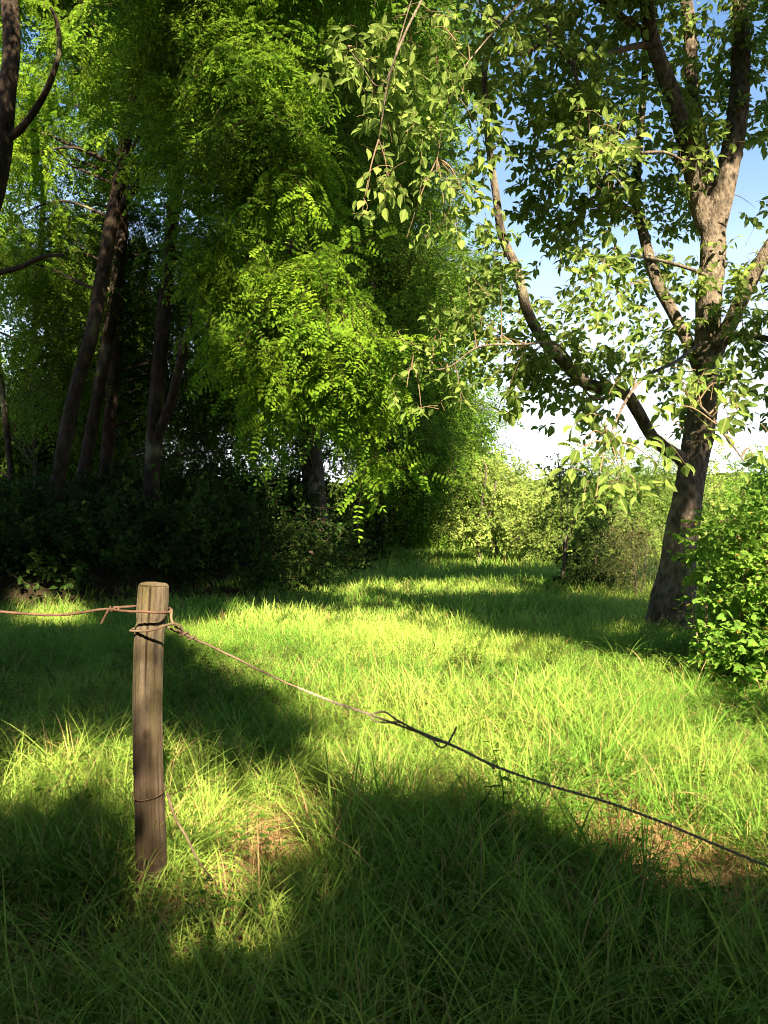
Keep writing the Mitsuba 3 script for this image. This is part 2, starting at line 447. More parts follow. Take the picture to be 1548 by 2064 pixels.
labels['hills'] = {'kind': 'structure', 'label': 'low wooded hills far off on the horizon'}

# ---------------------------------------------------------------- fence post and its wires
PC = V(-0.905, 3.1, 0)
post = thing('fence_post', 'weathered round wooden fence post standing in the long grass', 'post')
nz, ns = 170, 72
zz = np.linspace(-0.25, 1.19, nz)
ang = np.arange(ns) * 2 * np.pi / ns
cx = PC[0] + np.interp(zz, [-.25, .2, .5, .75, 1.0, 1.08, 1.19], [.004, -.004, -.012, -.013, -.006, .003, .009])
rr = np.interp(zz, [-.25, .0, .35, .75, .98, 1.06, 1.12, 1.19], [.066, .064, .060, .057, .0585, .062, .063, .061])
A, Z = np.meshgrid(ang, zz)
pp = np.stack([np.cos(A) * 2.2, np.sin(A) * 2.2, Z * 1.6], -1)
R = .95 * rr[:, None] * (1 + .16 * (meshkit.fbm(pp, 3, 4) - .5) + .09 * (meshkit.fbm(pp * V(4, 4, .7), 3, 8) - .5) + .10 * (meshkit.noise(pp * V(.6, .6, 2.2), 13) - .5))
crack = np.exp(-((np.angle(np.exp(1j * (A - (-1.0 + .12 * np.sin(Z * 5)))))) / .05) ** 2) * (meshkit.noise(np.stack([Z * 3, 0 * Z, 0 * Z], -1), 6) > .35)
for a0, wd, dp, sd in ((-2.3, .035, .006, 16), (-1.75, .03, .005, 26), (-.45, .04, .007, 36)):
    crack = np.maximum(crack, np.exp(-((np.angle(np.exp(1j * (A - (a0 + .15 * np.sin(Z * 4 + sd))))) / wd) ** 2)) * np.clip(6 * (meshkit.noise(np.stack([Z * 2.6, 0 * Z, 0 * Z], -1), sd) - .45), 0, 1))
R = R - .008 * crack - .005 * np.exp(-((Z - 1.055) / .016) ** 2) * (np.sin(A) < .4)
knot = np.exp(-(((A - 4.9) / .16) ** 2 + ((Z - .63) / .03) ** 2))
R = R + .004 * knot
pv = np.stack([cx[:, None] + R * np.cos(A), PC[1] + R * np.sin(A), Z + 0 * A], -1)
u = A / (2 * np.pi) + 0 * Z
rowsV, rowsU = list(pv), list(np.stack([u, Z], -1))
for q, dz in ((.93, .006), (.8, .010), (.5, .012), (.02, .013)):           # worn top
    c = V(cx[-1], PC[1], 1.19)
    ring = c + (pv[-1] - c) * V(q, q, 1) + V(0, 0, dz)
    ring[:, 2] += .006 * (meshkit.noise(ring * 40, 3) - .5) - .004 * np.cos(ang - .4)
    rowsV.append(ring); rowsU.append(np.stack([u[-1] * 1.0 + .3, 1.19 + 3 * (1 - q) + 0 * ang], -1))
v = np.vstack(rowsV); uv = np.vstack(rowsU)
nr = len(rowsV)
i, j = np.meshgrid(np.arange(nr - 1), np.arange(ns), indexing='ij')
f = np.stack([i * ns + j, i * ns + (j + 1) % ns, (i + 1) * ns + (j + 1) % ns, (i + 1) * ns + j], -1).reshape(-1, 4)
scene[post] = mikit.ply((v, f), 'm_post', smooth=True, uv=uv)


def around(deg0, deg1, z0, z1, r, n=24):
    """a wire's run round the post; 0 degrees is the right side, -90 the side towards the camera"""
    a = np.radians(np.linspace(deg0, deg1, n))
    z = np.linspace(z0, z1, n)
    return np.stack([np.interp(z, zz, cx) + r * np.cos(a), PC[1] + r * np.sin(a), z], 1)


def wire(name_key, pts, rad, mat, n=None, sides=8):
    p = spline(pts, n or len(pts) * 8)
    w = .25 * rad if np.isscalar(rad) else .0012
    p = p + (meshkit.fbm(p * 14, 2, 3)[:, None] - .5) * V(0.3, 0, 1) * w * 3
    scene[name_key] = mikit.ply(tube(p, rad, sides), mat, smooth=True)


rw = thing('rusty_wire', 'rusty brown wire running in from the left and looped round the post top', 'wire')
zf = lambda py, Y=3.03: CAM_Z - (py - HORIZON) / FPX * Y
kn = at(228, 1228, 3.05)
wire(part(rw, 'strand'), [at(-160, 1222, 2.9), at(-60, 1229, 2.95), at(0, 1233, 2.98), at(60, 1238, 3.0), at(115, 1240, 3.02), at(160, 1236, 3.03), at(200, 1229, 3.04), kn], .0050, 'm_rust')
loop = np.vstack([[kn + V(0, 0, -.004)], [at(250, 1232, 3.0)], [at(290, 1233, 2.975)], [at(318, 1236, 3.0)], around(-12, 150, zf(1238), zf(1224, 3.1), .074, 12), [at(262, 1223, 3.09)], [kn + V(.002, 0, .006)]])
wire(part(rw, 'loop'), loop, .0048, 'm_rust', 90)
kt = np.linspace(0, 5.2 * np.pi, 60)
wire(part(rw, 'knot'), np.stack([kn[0] - .016 + .04 * kt / kt[-1], kn[1] + .0085 * np.cos(kt), kn[2] + .0085 * np.sin(kt)], 1), .0038, 'm_rust', 120)
wire(part(rw, 'tail'), [kn + V(-.012, -.008, 0), at(216, 1233, 3.02), at(209, 1246, 3.01), at(203, 1258, 3.0)], .0042, 'm_rust')

cord = thing('twisted_wire', 'twisted fence wire slanting down to the right from the post across the grass', 'wire')
k2 = at(371, 1279, 3.0)
wire(part(cord, 'tie'), np.vstack([around(-30, 2, zf(1238), zf(1237), .075, 4), [at(345, 1250, 3.03)], [at(356, 1266, 3.01)], [k2]]), .0052, 'm_cord', 40)
wire(part(cord, 'tie_loop'), np.vstack([[k2], [at(362, 1262, 2.99)], [at(345, 1258, 2.99)], [at(320, 1266, 2.985)], [at(296, 1272, 3.0)], around(-150, -330, zf(1275), zf(1268, 3.1), .070, 12), [at(352, 1272, 3.07)], [k2]]), .0046, 'm_cord', 110)
kt = np.linspace(0, 4 * np.pi, 40)
d = unit(at(430, 1305, 2.97) - k2)
wire(part(cord, 'knot'), k2 + d * (np.linspace(-.03, .045, 40))[:, None] + np.stack([.004 * np.cos(kt), .01 * np.sin(kt), .01 * np.cos(kt)], 1), .0044, 'm_cord', 100)
run = spline([k2, at(450, 1315, 2.97), at(560, 1369, 2.93), at(660, 1411, 2.9), at(745, 1441, 2.87), at(830, 1472, 2.85), at(905, 1500, 2.82), at(1000, 1546, 2.78), at(1110, 1585, 2.74), at(1220, 1617, 2.7), at(1330, 1657, 2.64), at(1440, 1703, 2.58), at(1560, 1752, 2.5), at(1700, 1800, 2.42), at(2100, 1890, 2.3)], 520)


def strand(phase, a, b, rad, mat, amp=.0028, turns=75):
    s = np.linspace(0, 1, len(run))
    m = (s >= a) & (s <= b)
    ph = 2 * np.pi * turns * s[m] + phase
    scene[part(cord, 'strand')] = mikit.ply(tube(run[m] + np.stack([0 * ph, amp * np.cos(ph), amp * np.sin(ph)], 1), rad if np.isscalar(rad) else np.interp(s[m], *rad), 6), mat, smooth=True)


strand(0, 0, .17, ([0, .17], [.0048, .0036]), 'm_cord', .0008, 24)
strand(0, .168, 1, ([.16, .3, .5, 1], [.0032, .0024, .0028, .0022]), 'm_wire')
strand(np.pi, .168, 1, ([.16, .3, .5, 1], [.0028, .0022, .0028, .0022]), 'm_wire')
wire(part(cord, 'eye'), [at(745, 1440, 2.87), at(752, 1452, 2.86), at(775, 1457, 2.855), at(805, 1457, 2.85), at(840, 1474, 2.84)], .0028, 'm_wire')
wire(part(cord, 'splice'), [at(747, 1440, 2.865), at(775, 1436, 2.86), at(800, 1452, 2.85), at(840, 1473, 2.84), at(870, 1486, 2.83), at(878, 1500, 2.83), at(892, 1508, 2.82), at(905, 1496, 2.82), at(914, 1480, 2.81), at(920, 1467, 2.80)], .0034, 'm_wire')
wire(part(cord, 'splice'), [at(838, 1473, 2.84), at(870, 1490, 2.825), at(905, 1501, 2.815), at(950, 1522, 2.79), at(990, 1544, 2.77), at(996, 1550, 2.77)], .0042, 'm_wire')
tw = thing('thin_wire', 'thin dark wire ring tied low round the post', 'wire')
wire(part(tw, 'ring'), np.vstack([around(20, -100, zf(1604), zf(1617), .0635, 14), around(-110, -335, zf(1617), zf(1606), .0645, 18)]), .0024, 'm_rust', 120)
wire(part(tw, 'tail'), [at(332, 1606, 3.08), at(352, 1600, 3.06), at(374, 1590, 3.03), at(384, 1588, 3.02)], .0020, 'm_rust')

# ---------------------------------------------------------------- fruit tree on the right
LIT_SPOTS += [(at(590, 640, 9.2), .75, 1.2), (at(500, 180, 9.9), .8, 1.4), (at(690, 700, 8.8), 0.6, 1.0), (at(1405, 880, 9.5), .12, .6), (at(1372, 1070, 9.5), .1, .6), (PC + V(0, 0, .8), .15, .2), (PC + V(0, 0, 1.1), .17, .2), (PC + V(0, 0, .55), .04, .2),
              (at(1010, 1030, 20), 1.7, 2.0), (at(960, 990, 20), 1.0, 1.5), (at(1270, 1120, 13), 1.0, 1.5)]
TY = 9.5
ft = thing('fruit_tree', 'tall fruit tree with pale grey-brown trunk and broad oval leaves at the meadow edge', 'tree')


def limb(holder, name, px, rad, sides, mat='m_bark', n=60, rough=.07, lobes=0.0, freq=5.0):
    """px: (pixel x, pixel y, metres ahead) along the limb; rad in pixels of full width"""
    pts = spline([at(*q) for q in px], n)
    s = np.linspace(0, 1, n)
    r = np.interp(s, np.linspace(0, 1, len(rad)), rad) / FPX * px[0][2] / 2
    scene[part(holder, name)] = mikit.ply(tube(pts, r, sides, rough, freq, lobes, 3), mat, smooth=True)
    return pts, r


LIMBS = {}
LIMBS['trunk'] = limb(ft, 'trunk', [(1345, 1330, TY), (1352, 1270, TY), (1363, 1180, TY), (1370, 1110, TY), (1381, 1030, TY), (1390, 970, TY), (1404, 900, TY), (1418, 820, TY), (1424, 730, TY), (1428, 640, TY), (1433, 540, TY), (1434, 450, TY), (1442, 405, TY)],
                      [135, 100, 76, 66, 60, 57, 57, 56, 52, 51, 52, 48, 28], 44, n=190, rough=.22, lobes=.045)
LIMBS['a'] = limb(ft, 'limb', [(1430, 470, TY), (1408, 420, TY), (1386, 310, TY - .2), (1349, 185, TY - .4), (1314, 90, TY - .5), (1299, 0, TY - .6), (1280, -200, TY - .6), (1240, -420, TY - .7)], [40, 36, 34, 32, 28, 24, 16, 8], 16, n=90, rough=.1)
LIMBS['b'] = limb(ft, 'limb', [(1434, 450, TY), (1419, 350, TY + .2), (1394, 200, TY + .4), (1389, 75, TY + .6), (1379, 0, TY + .6), (1340, -220, TY + .8), (1330, -450, TY + 1)], [36, 32, 28, 26, 24, 18, 8], 14, n=80, rough=.1)
LIMBS['c'] = limb(ft, 'limb', [(1436, 460, TY), (1452, 400, TY), (1474, 300, TY), (1486, 215, TY), (1490, 100, TY + .1), (1490, 0, TY + .1), (1500, -250, TY), (1480, -520, TY)], [48, 46, 42, 40, 36, 32, 22, 10], 18, n=90, rough=.12)
LIMBS['d'] = limb(ft, 'limb', [(1392, 955, TY), (1372, 925, TY - .1), (1319, 886, TY - .3), (1283, 826, TY - .5), (1256, 792, TY - .6), (1198, 780, TY - .8), (1164, 760, TY - .9), (1124, 719, TY - 1), (1088, 677, TY - 1.1), (1060, 620, TY - 1.2), (1042, 546, TY - 1.3), (1012, 478, TY - 1.3),
                               (999, 395, TY - 1.4), (988, 320, TY - 1.4), (979, 240, TY - 1.5), (976, 150, TY - 1.5), (985, 40, TY - 1.6), (1000, -120, TY - 1.6)], [30, 27, 25, 24, 24, 23, 22, 21, 20, 19, 17, 15, 13, 12, 11, 10, 8, 5], 12, n=140, rough=.1)
LIMBS['e'] = limb(ft, 'limb', [(1415, 770, TY), (1396, 715, TY + .1), (1355, 630, TY + .3), (1319, 560, TY + .4), (1294, 465, TY + .6), (1280, 400, TY + .7), (1290, 250, TY + .9), (1298, 130, TY + 1), (1290, -50, TY + 1.2)], [26, 25, 24, 24, 22, 20, 17, 14, 6], 12, n=80, rough=.12)
LIMBS['f'] = limb(ft, 'limb', [(1430, 740, TY), (1446, 698, TY - .1), (1471, 652, TY - .2), (1506, 578, TY - .3), (1545, 507, TY - .4), (1620, 380, TY - .5), (1680, 200, TY - .5)], [34, 32, 30, 28, 26, 18, 8], 14, n=70, rough=.1)
LIMBS['g'] = limb(ft, 'limb', [(1462, 690, TY - .15), (1495, 673, TY - .5), (1548, 684, TY - .9), (1620, 690, TY - 1.3), (1700, 650, TY - 1.6)], [15, 13, 12, 9, 5], 8, n=50)
LIMBS['h'] = limb(ft, 'limb', [(1316, 98, TY - .5), (1285, 96, TY - .6), (1249, 105, TY - .8), (1205, 118, TY - .9), (1160, 132, TY - 1.1), (1140, 118, TY - 1.2), (1105, 70, TY - 1.3), (1089, 10, TY - 1.4), (1080, -80, TY - 1.4)], [15.2, 13.6, 12.0, 11.2, 10.4, 9.6, 8.0, 6.4, 4.0], 8, n=70)
LIMBS['i'] = limb(ft, 'limb', [(1115, 82, TY - 1.3), (1085, 98, TY - 1.4), (1039, 114, TY - 1.6), (1004, 100, TY - 1.8), (985, 75, TY - 1.9), (972, 40, TY - 2), (960, -40, TY - 2)], [8.8, 8.8, 8.0, 7.2, 6.4, 5.6, 3.2], 8, n=50)
LIMBS['j'] = limb(ft, 'limb', [(1306, 85, TY - .5), (1290, 65, TY - .5), (1254, 40, TY - .6), (1204, 0, TY - .8), (1150, -60, TY - 1), (1080, -160, TY - 1.2)], [16.0, 15.2, 13.6, 11.2, 8.0, 4.0], 8, n=50)
LIMBS['k'] = limb(ft, 'limb', [(1150, 128, TY - 1.2), (1160, 160, TY - 1.2), (1176, 215, TY - 1.25), (1186, 250, TY - 1.3), (1190, 300, TY - 1.3)], [8, 8, 7, 6, 4], 6, n=40)
LIMBS['l'] = limb(ft, 'limb', [(1296, 440, TY + .6), (1262, 420, TY + .3), (1238, 395, TY), (1218, 360, TY - .2), (1195, 260, TY - .3), (1160, 190, TY - .5)], [9.6, 8.8, 8.0, 7.2, 5.6, 3.2], 8, n=50)
LIMBS['m'] = limb(ft, 'limb', [(1240, 790, TY - .6), (1190, 800, TY - 1.2), (1130, 700, TY - 1.6), (1050, 695, TY - 2), (965, 700, TY - 2.4), (900, 742, TY - 2.7), (820, 745, TY - 2.9)], [5.0, 4.2, 3.8, 3.4, 2.9, 2.5, 1.7], 8, n=60)
LIMBS['n'] = limb(ft, 'limb', [(1430, 560, TY), (1380, 540, TY - .8), (1300, 520, TY - 1.8), (1240, 520, TY - 2.8), (1190, 560, TY - 3.6)], [8.0, 6.5, 5.5, 4.5, 2.0], 8, n=50)
LIMBS['o'] = limb(ft, 'limb', [(1426, 690, TY), (1400, 700, TY - 1), (1360, 730, TY - 2.2), (1300, 760, TY - 3.3), (1260, 810, TY - 4.1), (1220, 900, TY - 4.6)], [7.2, 6.0, 5.2, 4.4, 3.6, 1.6], 8, n=50)
LIMBS['p'] = limb(ft, 'limb', [(1430, 760, TY), (1440, 740, TY - 1), (1420, 760, TY - 2.4), (1400, 800, TY - 3.8), (1440, 850, TY - 4.6), (1500, 930, TY - 4.9)], [6.4, 5.6, 4.8, 4.0, 2.8, 1.6], 8, n=50)
LIMBS['q'] = limb(ft, 'limb', [(1300, 10, TY - .6), (1200, -120, TY - 1.6), (1050, -160, TY - 2.8), (900, -60, TY - 3.6), (800, 110, TY - 4), (760, 300, TY - 4.1)], [6.0, 4.8, 3.9, 3.3, 2.7, 1.2], 8, n=60)
LIMBS['r'] = limb(ft, 'limb', [(900, -60, TY - 3.6), (840, -20, TY - 3.8), (775, 170, TY - 4), (725, 130, TY - 4), (700, 95, TY - 4)], [2.4, 2.2, 1.9, 1.6, 1.1], 6, n=50)
LIMBS['s'] = limb(ft, 'limb', [(1210, -110, TY - 1.6), (1100, -40, TY - 2.2), (950, 120, TY - 3), (900, 220, TY - 3.2), (880, 330, TY - 3.2)], [3.3, 3.0, 2.7, 2.1, 1.2], 6, n=50)
LIMBS['t'] = limb(ft, 'limb', [(1380, 330, TY - .2), (1340, 310, TY - 1.4), (1290, 310, TY - 2.6), (1240, 300, TY - 3.6), (1190, 320, TY - 4.2)], [6.0, 5.5, 5.0, 4.0, 2.0], 8, n=50)

# leaves hang on twigs; the twigs start on the limbs
leafP, leafY, leafU, leafS, twigs = [], [], [], [], []
allpts = np.vstack([p for k, (p, r) in LIMBS.items() if k != 'trunk'])


def leafy(c, r, n, seed, size=.106):
    """about n leaves on short twigs inside a ball round c, the twigs growing from the limb nearest to it"""
    q = np.random.default_rng(seed)
    nt = max(2, int(n / 9))
    base = allpts[np.argsort(np.linalg.norm(allpts - c, axis=1))[:3]].mean(0)
    d = unit(q.normal(0, 1, (nt, 3)))
    ends = c + d * (r * q.random(nt) ** .45)[:, None]
    for e in ends:
        back = unit(base - e + q.normal(0, .25, 3) + 1e-6)
        L = q.uniform(.2, .36)
        s0 = e + back * L + V(0, 0, -.03)
        mid = (s0 + e) / 2 + q.normal(0, .03, 3) + V(0, 0, .03)
        p = spline([s0, mid, e], 7)
        twigs.append(tube(p[1:], np.linspace(.0026, .0012, 6), 3, close=False))
        k = int(q.integers(7, 12))
        u = np.clip(np.linspace(.12, 1, k) ** .55 + q.normal(0, .04, k), .05, 1)
        pos = np.stack([np.interp(u, np.linspace(0, 1, 7), p[:, i]) for i in range(3)], 1)
        tang = unit(e - s0)
        a = np.arange(k) * 2.4 + q.uniform(0, 6)
        side = unit(np.cross(tang, [0, 0, 1.0])); upv = np.cross(side, tang)
        out = np.cos(a)[:, None] * side + np.sin(a)[:, None] * upv * .6
        y = unit(out + tang * .6 * u[:, None] + V(0, 0, -.45) + q.normal(0, .25, (k, 3)))
        up = q.normal(0, .45, (k, 3)) + V(0, 0, 1)
        leafP.append(pos + y * .012); leafY.append(y); leafU.append(up); leafS.append(size * q.uniform(.65, 1.2, k))
    twigs.append(tube(spline([base, (base + c) / 2 + V(0, 0, .05), c], 10), np.linspace(.007, .002, 10), 4, close=False))


# far clumps: round the limbs of the crown; near clumps: boughs that hang towards the camera
cl = []
q = np.random.default_rng(5)
for k in 'abcdefghijkl':
    p, r = LIMBS[k]
    for t in np.linspace(.25, 1, 7 if k in 'abcd' else 5):
        c = p[int(t * (len(p) - 1))] + q.normal(0, .22, 3)
        cl.append((c, q.uniform(.35, .6), 150))
for px, py, dy, r, n in ((1075, 190, .2, .42, 100), (1130, 250, .4, .5, 120), (1060, 330, .0, .5, 120), (1130, 330, .5, .5, 120), (1080, 420, .3, .5, 120), (1150, 430, .2, .5, 110), (1100, 520, .4, .5, 110), (1180, 460, .8, .5, 100), (1220, 380, .5, .45, 80), (1200, 600, .5, .5, 110),
                         (1050, 640, -.6, .4, 80), (1130, 620, .3, .5, 110), (1200, 690, .0, .5, 110), (1130, 690, -.6, .45, 100), (1290, 690, .2, .5, 110), (1270, 640, .8, .4, 70), (1350, 700, .4, .45, 100), (1340, 560, .6, .5, 90), (1390, 560, -.5, .35, 70), (1150, 770, -.8, .45, 100),
                         (1060, 740, -1.2, .4, 80), (990, 760, -1.5, .35, 60), (970, 690, -1.5, .35, 60), (1220, 750, -.6, .4, 80), (1090, 820, -1.2, .3, 45), (1010, 830, -1.5, .22, 24), (1330, 770, .1, .4, 80), (1370, 830, .4, .3, 45), (1500, 760, -.6, .45, 90), (1530, 830, -.4, .35, 50),
                         (1470, 760, .6, .4, 70), (1300, 330, .4, .5, 90), (1240, 220, .4, .5, 90), (1210, 140, .6, .5, 90), (1240, 60, .2, .5, 80), (1130, 60, -.2, .45, 70), (1060, 40, -.6, .45, 70), (1350, 90, .8, .45, 70), (1430, 60, .7, .45, 80), (1450, 180, .8, .5, 80),
                         (1520, 150, .0, .5, 90), (1530, 40, .0, .5, 90), (1530, 280, .3, .45, 70), (1420, 250, -.5, .35, 50), (1340, 420, .7, .45, 80), (1380, 460, .9, .4, 70), (1520, 420, .2, .3, 25), (1530, 590, -.3, .3, 25), (1480, 560, .7, .3, 22), (960, 590, -1.4, .35, 60), (930, 640, -1.6, .3, 50), (985, 530, -1.3, .3, 45)):
    cl.append((at(px, py, TY + dy), r * .95, int(n * (1.9 if px < 1400 else 1.2))))
NEAR = [(1240, 300, 5.4, .20, 26), (1200, 320, 5.3, .16, 20), (1280, 310, 5.6, .15, 18), (1180, 520, 5.8, .2, 26), (1230, 560, 5.6, .2, 28), (1190, 590, 5.5, .14, 16), (1270, 540, 5.7, .16, 18), (1250, 500, 6, .16, 18), (1290, 740, 5.6, .18, 20), (1350, 760, 5.3, .2, 26), (1400, 790, 5.2, .2, 26),
        (1460, 770, 5.4, .18, 22), (1340, 820, 4.8, .14, 14), (1180, 880, 4.8, .14, 18), (1150, 930, 4.7, .12, 14), (1215, 860, 4.9, .12, 12), (1250, 960, 4.6, .15, 18), (1200, 1010, 4.5, .12, 14), (1330, 940, 4.8, .16, 18), (1290, 1000, 4.6, .1, 9), (1440, 830, 4.9, .16, 16), (1500, 800, 5, .15, 16), (1520, 920, 4.6, .14, 16), (1480, 890, 4.8, .1, 8),
        (720, 130, 5.8, .22, 26), (680, 150, 5.7, .16, 18), (760, 80, 5.9, .2, 22), (800, 200, 5.8, .24, 30), (750, 220, 5.7, .2, 26), (830, 130, 6, .25, 30), (860, 260, 6, .22, 28), (790, 290, 5.7, .2, 24), (740, 390, 5.5, .17, 20), (790, 400, 5.6, .17, 20), (880, 350, 6, .2, 24), (930, 380, 6.2, .2, 22), (730, 430, 5.4, .1, 8), (900, 180, 6.2, .25, 30), (940, 90, 6.4, .25, 30),
        (870, 60, 6.2, .25, 28), (960, 260, 6.6, .2, 18), (820, 480, 6.3, .2, 18), (900, 470, 6.4, .2, 20), (960, 440, 6.6, .2, 20), (1000, 440, 6.8, .2, 20), (880, 660, 6.6, .2, 20), (840, 700, 6.5, .2, 22), (900, 750, 6.8, .2, 20), (820, 780, 6.5, .18, 16), (850, 830, 6.6, .16, 14), (930, 810, 7, .16, 14), (940, 560, 6.9, .22, 26), (1010, 590, 7.2, .25, 26)]
for px, py, Y, r, n in NEAR:
    cl.append((at(px, py, Y), r * 1.1, int(n * 2.1)))
for _ in range(26):            # the top of the crown, above the picture
    k = 'abcj'[int(q.integers(4))]
    cl.append((LIMBS[k][0][int(q.uniform(.7, 1) * 49) if k == 'j' else -1 - int(q.uniform(0, 25))] + q.normal(0, .6, 3), .6, 110))
for i, (c, r, n) in enumerate(cl):
    leafy(c, r, n, 1000 + i, .106 if c[1] > 7.6 else .088)
P, Yv, U, S = np.vstack(leafP), np.vstack(leafY), np.vstack(leafU), np.concatenate(leafS)
ok = keeps(P, .45, .6, 3)
P, Yv, U, S = P[ok], Yv[ok], U[ok], S[ok]
apparent = S / P[:, 1]
inside = (np.abs(P[:, 0] / P[:, 1]) < .47) & (P[:, 1] > 1) & ((P[:, 2] - CAM_Z) / P[:, 1] < .62)
S3 = S[:, None] * np.stack([np.random.default_rng(8).uniform(.75, 1.15, len(S)), np.ones(len(S)), np.random.default_rng(9).uniform(.2, 2.6, len(S))], 1)
order = np.argsort(-(apparent * inside))
big, rest = order[:300], order[300:]
leaf_var = [mikit.ply((LEAF_FINE[0], LEAF_FINE[1]), 'm_fruit', smooth=True, uv=np.stack([x / 24 + (np.abs(LEAF_FINE[0][:, 0]) / .33 * .9 + .02) / 24, LEAF_FINE[0][:, 1]], 1)) for x in (3, 9, 15, 21)]
Rb = frames(Yv[big], U[big])
for k, i in enumerate(big):
    m = np.eye(4); m[:3, :3] = Rb[k] * S3[i]; m[:3, 3] = P[i]
    scene[part(ft, 'leaf')] = {**leaf_var[k % 4], 'to_world': T4(m)}
far = P[rest][:, 1] > 7.2
lm = merge([leaf_mesh(LEAF_OVAL, *(a[rest][far] for a in (P, Yv, U, S3)), veined=True), leaf_mesh(LEAF_FINE, *(a[rest][~far] for a in (P, Yv, U, S3)), veined=True)])
k = part(ft, 'foliage')
scene[k] = mikit.ply(lm[:2], 'm_fruit', uv=lm[2])
labels[k] = {'kind': 'stuff'}
k = part(ft, 'twigs')
scene[k] = mikit.ply(join(twigs), 'm_twig', smooth=True)
labels[k] = {'kind': 'stuff'}
q = np.random.default_rng(15)
for i in range(64):            # the upper crown, above the picture
    c = V(2.9, 10.0, 11.6) + unit(q.normal(0, 1, 3)) * V(2.6, 2.2, 3.6) * q.uniform(.1, 1) ** .5
    pos, y, up = clump(c, q.uniform(.7, 1.0), 50, 12000 + i, .8, .3)
    k = keeps(pos + unit(y) * .2, .9, .93, 12000 + i, .1) & (pos[:, 2] > CAM_Z + .66 * pos[:, 1] + .3)
    scatter(ft + '__crown', 'broad_far', 'm_fruit', pos[k], y[k], up[k], np.full(k.sum(), 1.1))
labels[ft + '__crown'] = {'kind': 'stuff'}
ball = trimesh.creation.icosphere(2, .017)
for px, py, Y in ((1240, 983, 4.6), (1328, 733, 5.3), (863, 243, 5.9), (820, 175, 5.8), (1300, 566, 5.6)):
    scene[part(ft, 'fruit')] = mikit.ply(ball, 'm_green_fruit', smooth=True, to_world=T4().translate(at(px, py, Y).tolist()))

# ---------------------------------------------------------------- locust trees of the wood on the left
def tree_trunk(key, px, rad, mat='m_locust_bark', sides=18, n=70, rough=.12, name='trunk'):
    return limb(key, name, px, rad, sides, mat, n, rough, .02, 4.0)


LOCUSTS = []


def locust(label, px, rad):
    k = thing('locust_tree', label, 'tree', None)
    p, r = tree_trunk(k, px, [.86 * x for x in rad])
    LOCUSTS.append((k, p))
    return k


L1 = locust('tall locust tree with the long slanting trunk, leftmost base in the dark wood', [(88, 1175, 14), (97, 1110, 14), (120, 950, 14), (150, 800, 14), (190, 650, 14), (222, 470, 14), (243, 350, 14), (268, 220, 13.9), (288, 140, 13.8), (310, 0, 13.6), (330, -300, 13.5)], [42, 36, 33, 32, 32, 31, 29, 27, 25, 20, 10])
tree_trunk(L1, [(232, 440, 14), (290, 350, 13.8), (316, 290, 13.6), (322, 200, 13.5), (330, 130, 13.4), (340, -60, 13.3)], [16, 16, 15, 14, 12, 6], name='limb')
L2 = locust('slender dark locust trunk second from the left in the wood', [(145, 1110, 15.5), (160, 1000, 15.5), (182, 880, 15.5), (215, 700, 15.5), (240, 540, 15.5), (252, 400, 15.6), (262, 100, 15.8), (270, -250, 16)], [34, 29, 28, 27, 26, 22, 18, 8])
L3 = locust('dark locust trunk between two leaning ones behind the post', [(203, 1110, 16), (210, 1000, 16), (222, 850, 16), (236, 680, 16), (243, 480, 16), (250, 200, 16.5), (240, -200, 17)], [36, 30, 29, 28, 26, 20, 8])
L4 = locust('stout dark locust trunk standing directly above the fence post', [(298, 1120, 14.5), (302, 1030, 14.5), (310, 900, 14.5), (318, 780, 14.5), (330, 640, 14.6), (350, 430, 14.8), (380, 150, 15), (400, -250, 15.2)], [52, 42, 36, 36, 33, 29, 22, 9])
tree_trunk(L4, [(314, 890, 14.5), (345, 810, 14.2), (372, 700, 13.6), (420, 560, 12.6), (470, 420, 11.6)], [22, 20, 17, 13, 8], name='limb')
L5 = locust('locust trunk cut by the upper left edge with a curved side branch', [(-190, 1230, 12.5), (-120, 900, 12.3), (-40, 520, 12.1), (2, 340, 12), (16, 200, 12), (26, 100, 12), (22, 0, 12), (10, -250, 12)], [60, 46, 42, 40, 37, 37, 36, 18])
tree_trunk(L5, [(14, 285, 12), (45, 262, 11.9), (80, 215, 11.8), (105, 165, 11.7), (122, 105, 11.6), (118, 50, 11.6), (105, 20, 11.6)], [15, 15, 13, 12, 10, 8, 5], name='limb')
tree_trunk(L5, [(-20, 555, 12), (40, 540, 11.8), (85, 520, 11.6), (130, 515, 11.4)], [12, 10, 8, 5], name='limb')
L6 = locust('broad dark locust trunk in the middle of the picture with boughs hanging over the grass', [(640, 1120, 17), (638, 1040, 17), (630, 950, 17), (622, 800, 16.8), (600, 600, 16.5), (590, 350, 16), (600, 50, 15.8), (620, -350, 15.5)], [80, 56, 52, 48, 44, 36, 26, 10])
tree_trunk(L6, [(624, 820, 16.8), (610, 640, 14.5), (590, 520, 12.4), (600, 500, 10.6), (640, 560, 9.3)], [34, 26, 20, 14, 6], name='limb')
tree_trunk(L6, [(600, 560, 16.4), (540, 330, 13.6), (500, 210, 11.4), (510, 170, 10.2)], [30, 22, 14, 6], name='limb')
tree_trunk(L6, [(560, 420, 14.5), (520, 470, 12.2), (500, 560, 10.4), (560, 660, 9.2)], [18, 14, 9, 4], name='limb')
L7 = locust('thin locust trunk half hidden at the far left edge of the wood', [(18, 1090, 17), (22, 960, 17), (10, 830, 17), (-5, 700, 17), (-20, 500, 17), (-20, 100, 17)], [16, 14, 13, 12, 11, 6])
L8 = locust('thin upright locust trunk left of the long slanting one', [(72, 1080, 18), (74, 950, 18), (70, 820, 18), (72, 640, 18), (90, 400, 18), (100, 100, 18)], [18, 15, 14, 13, 12, 6])
